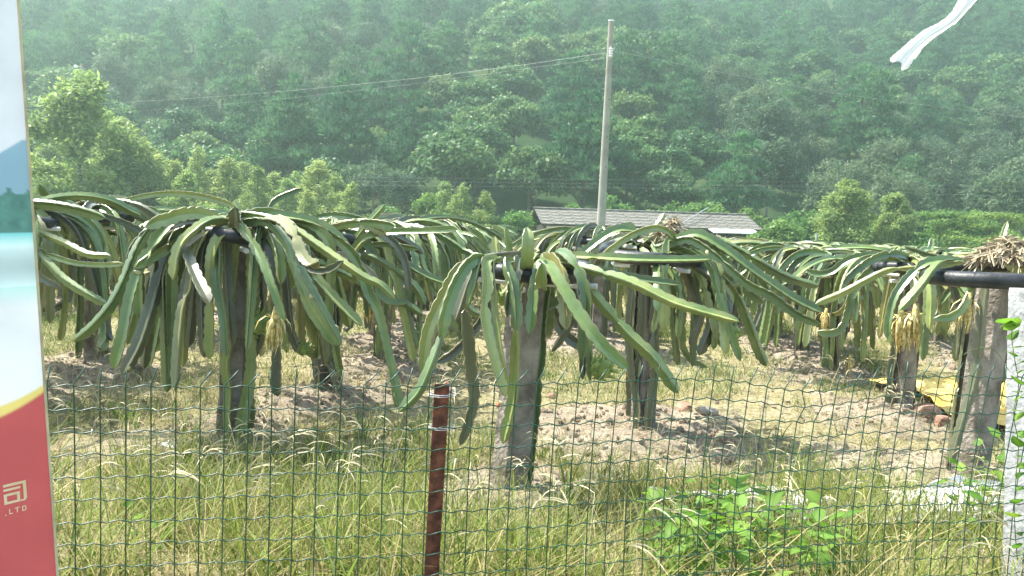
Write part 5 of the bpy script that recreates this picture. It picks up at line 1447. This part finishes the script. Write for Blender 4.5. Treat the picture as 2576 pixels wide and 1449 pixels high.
def crumple(name, c, sx, sy, n, amp, mat, label, cat, seed, fr=3.0, th=0.003, rz=0.0, edge=0.1, ny_=None):
    ny_ = ny_ or n
    gx, gy = np.meshgrid(np.linspace(-1, 1, n), np.linspace(-1, 1, ny_))
    ex = 1 + edge * (fbm(gy * 3 + 5, gx * 0 + seed, 3, seed) - 0.5) * 2; ey = 1 + edge * (fbm(gx * 4 + 7, gy * 0 + seed, 3, seed + 2) - 0.5) * 2
    wx = gx * sx * ex; wy = gy * sy * ey
    cx, cy = math.cos(rz), math.sin(rz); qx = wx * cx - wy * cy + c.x; qy = wx * cy + wy * cx + c.y
    rd = np.abs(fbm(gx * fr + seed, gy * fr * sy / sx + seed * 2, 4, seed) - 0.5) * 2
    z = ground_z(qx, qy) + 0.018 + amp * (1 - rd) ** 1.5
    ii = np.arange(n * ny_).reshape(ny_, n); qq = np.stack([ii[:-1, :-1], ii[:-1, 1:], ii[1:, 1:], ii[1:, :-1]], -1).reshape(-1, 4)
    o = np.array([c.x, c.y, 0]); V_, Q_ = solidify(np.stack([qx, qy, z], -1).reshape(-1, 3) - o, qq, th)
    return tag(link(name, np_mesh(name, V_, Q_, None, M[mat], True, sharp=60), None, tuple(o)), label, cat)
crumple('tarp', gbase(2482, 1035), 0.72, 0.95, 60, 0.12, 'tarp', 'crumpled yellow tarp spread on the ground behind the straw-capped post', 'tarp', 3, 2.2)
crumple('plastic_sheet', gbase(2230, 1318), 1.0, 0.22, 80, 0.09, 'white_film', 'crumpled white plastic sheet lying in the long grass by the fence', 'sheet', 5, 5.0, edge=0.6, ny_=30, rz=0.05)
crumple('plastic_scrap', gbase(1124, 1418), 0.06, 0.045, 14, 0.05, 'white_film', 'white plastic scrap on the soil by the rusty fence post', 'litter', 7, 2.0, edge=0.5)
crumple('paper_scrap', gbase(428, 1150), 0.055, 0.04, 14, 0.04, 'white_film', 'white scrap lying before the big fountain-shaped cactus post', 'litter', 9, 2.0, edge=0.5)

# ------------------------------------------------------------------ white plastic streamer
t = thing('plastic_streamer', 'white plastic film streamer blowing in the air above the field', 'streamer', at(2262, 160, 2.5))
SPn = [at(px, py, Yd) for px, py, Yd in ((2262, 162, 2.5), (2285, 132, 2.5), (2330, 92, 2.48), (2385, 55, 2.46), (2420, 18, 2.45), (2445, -20, 2.44), (2480, -80, 2.42), (2530, -170, 2.4))]
C = spline(SPn, 90); nU = 15
Tt = np.gradient(C, axis=0); Tt /= np.linalg.norm(Tt, axis=1, keepdims=True)
S1 = np.cross(Tt, np.array(fwd)); S1 /= np.linalg.norm(S1, axis=1, keepdims=True); S2 = np.cross(Tt, S1)
rgs = np.random.default_rng(5); V = []
for i in range(90):
    tt_ = i / 89; wv = 0.021 + 0.006 * math.sin(tt_ * 9 + 1) + (0.006 * max(0, 1 - tt_ / 0.1))
    for j in range(nU):
        u = j / (nU - 1) * 2 - 1
        fold = 0.005 * math.sin(u * 5 + 3 * tt_ + 2) + 0.0025 * math.sin(u * 12 - 5 * tt_) + 0.003 * float(vnoise(np.array([u * 5 + 3]), np.array([tt_ * 9]), 2)[0])
        edge = 0.0015 * math.sin(tt_ * 21 + u * 2) + 0.001 * rgs.normal() * (abs(u) > 0.95)
        fr = Tt[i] * (0.008 * math.sin(u * 5 + 1) if i == 0 else 0)
        V.append(C[i] + S1[i] * (u * wv + edge * u) + S2[i] * fold + fr)
ii = np.arange(90 * nU).reshape(90, nU); qq = np.stack([ii[:-1, :-1], ii[:-1, 1:], ii[1:, 1:], ii[1:, :-1]], -1).reshape(-1, 4)
film, n_f, l_f, b_f = mat_new('thin_white_film'); set_(b_f, Roughness=0.4); b_f.inputs['Base Color'].default_value = (0.85, 0.86, 0.87, 1)
tr = n_f.new('ShaderNodeBsdfTranslucent'); tr.inputs['Color'].default_value = (0.85, 0.87, 0.88, 1); ms = n_f.new('ShaderNodeMixShader'); ms.inputs[0].default_value = 0.5
l_f.new(b_f.outputs[0], ms.inputs[1]); l_f.new(tr.outputs[0], ms.inputs[2]); l_f.new(ms.outputs[0], n_f['Material Output'].inputs['Surface'])
nzf = n_f.new('ShaderNodeTexNoise'); nzf.inputs['Scale'].default_value = 60; bpf = n_f.new('ShaderNodeBump'); bpf.inputs['Strength'].default_value = 0.4; bpf.inputs['Distance'].default_value = 0.005
tcf = n_f.new('ShaderNodeTexCoord'); l_f.new(tcf.outputs['Object'], nzf.inputs['Vector']); l_f.new(nzf.outputs['Fac'], bpf.inputs['Height']); l_f.new(bpf.outputs[0], b_f.inputs['Normal'])
link('film', np_mesh('film', np.array(V) - np.array(t.location), qq, None, film, True), t)
mb = MB(); mb.tube([p - t.location for p in (at(2270, 170, 2.49), at(2330, 112, 2.47), at(2400, 60, 2.45), at(2470, -60, 2.43), at(2535, -180, 2.4))], 0.0007, 4); link('thread', mb.mesh('thread', M['pvc']), t)

# ------------------------------------------------------------------ banner board at the left
BB = at(141, 1449, 1.42); BT = at(41, 0, 1.42)
vup = (BT - BB).normalized(); hdir = Vector((-math.cos(R_(50)), -math.sin(R_(50)), 0.0)); hdir = (hdir - vup * hdir.dot(vup)).normalized()
bn = hdir.cross(vup).normalized()
if bn.dot(CAMPOS - BB) < 0: bn = -bn
def on_panel(px, py):
    d = ray(px, py); tt_ = (BB - CAMPOS).dot(bn) / d.dot(bn); p = CAMPOS + d * tt_ - BB
    return p.dot(hdir), p.dot(vup)
bfoot = BB + vup * ((0.30 - BB.z) / vup.z)
hb0 = (bfoot - BB).dot(vup); hb1 = on_panel(30, -160)[1]
t = thing('banner_board', 'tall printed banner board with red foot, yellow curve and lake landscape', 'banner', bfoot)
PW = 0.62
nu, nv = 160, 620
U, Vv = np.meshgrid(np.linspace(0, PW, nu), np.linspace(hb0, hb1, nv))
yedge = lambda py: on_panel(141 - (1449 - py) * 100 / 1449, py)[1]
h405, h445, h585, h620, h720, h780 = [yedge(k) for k in (402, 452, 585, 615, 718, 770)]
pts_u = np.array([on_panel(*p) for p in ((0, 1020), (55, 997), (108, 967))]); pts_l = np.array([on_panel(*p) for p in ((0, 1048), (55, 1020), (110, 984))])
cu = np.polyfit(pts_u[:, 0], pts_u[:, 1], 2); cl_ = np.polyfit(pts_l[:, 0], pts_l[:, 1], 2)
cuf, clf = np.polyval(cu, np.clip(U, 0, 0.22)), np.polyval(cl_, np.clip(U, 0, 0.22))
f01 = lambda a, b, x: np.clip((x - a) / (b - a), 0, 1)[..., None]
col = np.array([0.38, 0.43, 0.49]) + 0 * U[..., None]
cloud = fbm(U * 5, Vv * 3, 3, 3)[..., None]; col = col * (0.88 + 0.24 * cloud)
mt_edge = h405 - 0.055 + 0.06 * np.exp(-((U - 0.0) / 0.05) ** 2) + 0.05 * fbm(U * 14, U * 0, 3, 6) + 0.0 * Vv
col = np.where((Vv < mt_edge)[..., None], np.array([0.14, 0.25, 0.33]), col)
fo_edge = h445 - 0.035 + 0.035 * fbm(U * 60, U * 0 + 2, 3, 8)
fo = np.array([0.05, 0.135, 0.125]) * (0.6 + 0.9 * fbm(U * 70, Vv * 70, 3, 9)[..., None])
col = np.where((Vv < fo_edge)[..., None], fo, col)
lake = np.array([0.10, 0.36, 0.40]) * (1 - f01(h585, h620, Vv)) + np.array([0.34, 0.50, 0.52]) * f01(h585, h620, Vv)
col = np.where((Vv < h585)[..., None], lake, col)
k1 = f01(h620, h720, Vv); k2 = f01(h720, h780, Vv)
col = np.where((Vv < h620)[..., None], np.array([0.36, 0.50, 0.54]) * (1 - 0.35 * np.sin(k1 * np.pi)) , col)
col = np.where((Vv < h720)[..., None], np.array([0.28, 0.46, 0.47]) * (1 - k2) + np.array([0.46, 0.51, 0.56]) * k2, col)
ka = f01(0.0025, -0.0025, Vv - cuf); col = col * (1 - ka) + np.array([0.42, 0.37, 0.12]) * ka
kb = f01(0.0025, -0.0025, Vv - clf); col = col * (1 - kb) + np.array([0.27, 0.055, 0.06]) * kb
Pn = np.array(BB - bfoot) + U[..., None] * np.array(hdir) + Vv[..., None] * np.array(vup) + (0.0015 * np.sin(U * 9 + Vv * 2) + 0.002)[..., None] * np.array(bn)
ii = np.arange(nu * nv).reshape(nv, nu); qq = np.stack([ii[:-1, :-1], ii[:-1, 1:], ii[1:, 1:], ii[1:, :-1]], -1).reshape(-1, 4)
pm, n_p, l_p, b_p = mat_new('printed_banner_cloth')
at_ = n_p.new('ShaderNodeAttribute'); at_.attribute_name = 'Col'
tcp = n_p.new('ShaderNodeTexCoord'); wvn = n_p.new('ShaderNodeTexWave'); wvn.bands_direction = 'Z'; wvn.inputs['Scale'].default_value = 160; wvn.inputs['Distortion'].default_value = 1.5
l_p.new(tcp.outputs['Object'], wvn.inputs['Vector'])
stn = n_p.new('ShaderNodeTexNoise'); stn.inputs['Scale'].default_value = 7; stn.inputs['Detail'].default_value = 8; l_p.new(tcp.outputs['Object'], stn.inputs['Vector'])
str_ = n_p.new('ShaderNodeMapRange'); str_.inputs[1].default_value = 0.35; str_.inputs[2].default_value = 0.7; str_.inputs[3].default_value = 0.86; str_.inputs[4].default_value = 1.04; l_p.new(stn.outputs['Fac'], str_.inputs[0])
mxp = n_p.new('ShaderNodeMix'); mxp.data_type = 'RGBA'; mxp.blend_type = 'MULTIPLY'; mxp.inputs[0].default_value = 1.0
l_p.new(at_.outputs['Color'], mxp.inputs[6]); l_p.new(str_.outputs[0], mxp.inputs[7])
l_p.new(mxp.outputs[2], b_p.inputs['Base Color']); set_(b_p, Roughness=0.55)
bpp = n_p.new('ShaderNodeBump'); bpp.inputs['Strength'].default_value = 0.25; bpp.inputs['Distance'].default_value = 0.002; l_p.new(wvn.outputs['Fac'], bpp.inputs['Height']); l_p.new(bpp.outputs[0], b_p.inputs['Normal'])
trp = n_p.new('ShaderNodeBsdfTranslucent'); l_p.new(mxp.outputs[2], trp.inputs['Color']); msp = n_p.new('ShaderNodeMixShader'); msp.inputs[0].default_value = 0.45
l_p.new(b_p.outputs[0], msp.inputs[1]); l_p.new(trp.outputs[0], msp.inputs[2]); l_p.new(msp.outputs[0], n_p['Material Output'].inputs['Surface'])
link('printed_cloth', np_mesh('printed_cloth', Pn.reshape(-1, 3), qq, None, pm, True, col=col.reshape(-1, 3)), t)
def bar3(u0, v0, u1, v1, dep0, dep1, name, mat):
    mb = MB(); V = []
    for dd in (dep0, dep1):
        for (u, v) in ((u0, v0), (u1, v0), (u1, v1), (u0, v1)): V.append(BB - bfoot + hdir * u + vup * v + bn * dd)
    mb.add([tuple(v) for v in V], [[0, 1, 2, 3], [7, 6, 5, 4], [0, 4, 5, 1], [1, 5, 6, 2], [2, 6, 7, 3], [3, 7, 4, 0]])
    return link(name, mb.mesh(name, M[mat]), t)
bar3(-0.004, hb0, 0.0005, hb1, -0.014, 0.004, 'edge_strip', 'seed'); bar3(PW, hb0, PW + .004, hb1, -0.014, 0.004, 'edge_strip', 'pvc')
bar3(0.0, hb0, PW, hb0 + .02, -0.02, -0.004, 'frame_rail', 'pvc'); bar3(0.0, hb1 - .02, PW, hb1, -0.02, -0.004, 'frame_rail', 'pvc')
gold = noise_mat('gold_print', (0.66, 0.54, 0.30), (0.74, 0.62, 0.38), 20, 0.6)
M['gold'] = gold
# the character and the letters, laid out from where they stand on the panel
q0 = on_panel(8, 1262); q1 = on_panel(62, 1204)
gu0, gu1 = q0[0], q1[0]         # left, right (u falls to the right)
gv0, gv1 = on_panel(62, 1256)[1], on_panel(62, 1206)[1]
def gl(parts, name):
    mb = MB()
    for (a, b, c, d) in parts:     # in unit cell: x left to right, y bottom to top
        u0, u1 = gu0 + (gu1 - gu0) * a, gu0 + (gu1 - gu0) * c; v0, v1 = gv0 + (gv1 - gv0) * b, gv0 + (gv1 - gv0) * d
        V = []
        for dd in (0.0045, 0.0052):
            for (u, v) in ((u0, v0), (u1, v0), (u1, v1), (u0, v1)): V.append(tuple(BB - bfoot + hdir * u + vup * v + bn * dd))
        mb.add(V, [[0, 1, 2, 3], [7, 6, 5, 4], [0, 4, 5, 1], [1, 5, 6, 2], [2, 6, 7, 3], [3, 7, 4, 0]])
    link(name, mb.mesh(name, gold), t)
gl([(0.0, 0.87, 1.0, 1.0), (0.86, 0.08, 1.0, 0.868), (0.72, 0.0, 0.95, 0.078), (0.0, 0.66, 0.74, 0.77), (0.0, 0.0, 0.13, 0.52), (0.132, 0.40, 0.70, 0.52), (0.57, 0.12, 0.70, 0.398), (0.132, 0.0, 0.70, 0.118)], 'character')
# letters . L T D as strokes (x0,y0,x1,y1 in a letter cell)
LET = {',': [(0.35, -0.16, 0.6, 0.14)], 'L': [(0.1, 0, 0.28, 1), (0.282, 0, 0.8, 0.16)], 'T': [(0.0, 0.84, 0.9, 1), (0.36, 0, 0.54, 0.838)],
       'D': [(0.1, 0, 0.28, 1), (0.282, 0.84, 0.65, 1), (0.282, 0, 0.65, 0.16), (0.652, 0.1, 0.84, 0.9)]}
lv0, lv1 = on_panel(66, 1281)[1], on_panel(66, 1268)[1]
for ch, xa, xb in ((',', 7, 15), ('L', 19, 32), ('T', 35, 48), ('D', 52, 66)):
    ua, ub = on_panel(xa, 1280)[0], on_panel(xb, 1280)[0]
    mb = MB()
    for (a, b, c, d) in LET[ch]:
        V = []
        for dd in (0.0045, 0.0052):
            for (x_, y_) in ((a, b), (c, b), (c, d), (a, d)): V.append(tuple(BB - bfoot + hdir * (ua + (ub - ua) * x_) + vup * (lv0 + (lv1 - lv0) * y_) + bn * dd))
        mb.add(V, [[0, 1, 2, 3], [7, 6, 5, 4], [0, 4, 5, 1], [1, 5, 6, 2], [2, 6, 7, 3], [3, 7, 4, 0]])
    link('letter', mb.mesh('letter', gold), t)

# ------------------------------------------------------------------ haze
mb = MB(); mb.box((0, 230, 54), (1300, 640, 114))
hz, n_h, l_h, b_h = mat_new('haze_air'); n_h.remove(b_h)
pv = n_h.new('ShaderNodeVolumePrincipled'); pv.inputs['Color'].default_value = (0.70, 0.95, 0.87, 1); pv.inputs['Density'].default_value = 0.0012; pv.inputs['Anisotropy'].default_value = 0.45
l_h.new(pv.outputs[0], n_h['Material Output'].inputs['Volume'])
hzo = link('haze', mb.mesh('haze', hz)); tag(hzo, 'thin pale blue haze over the field and hillside', 'haze', None, 'stuff')
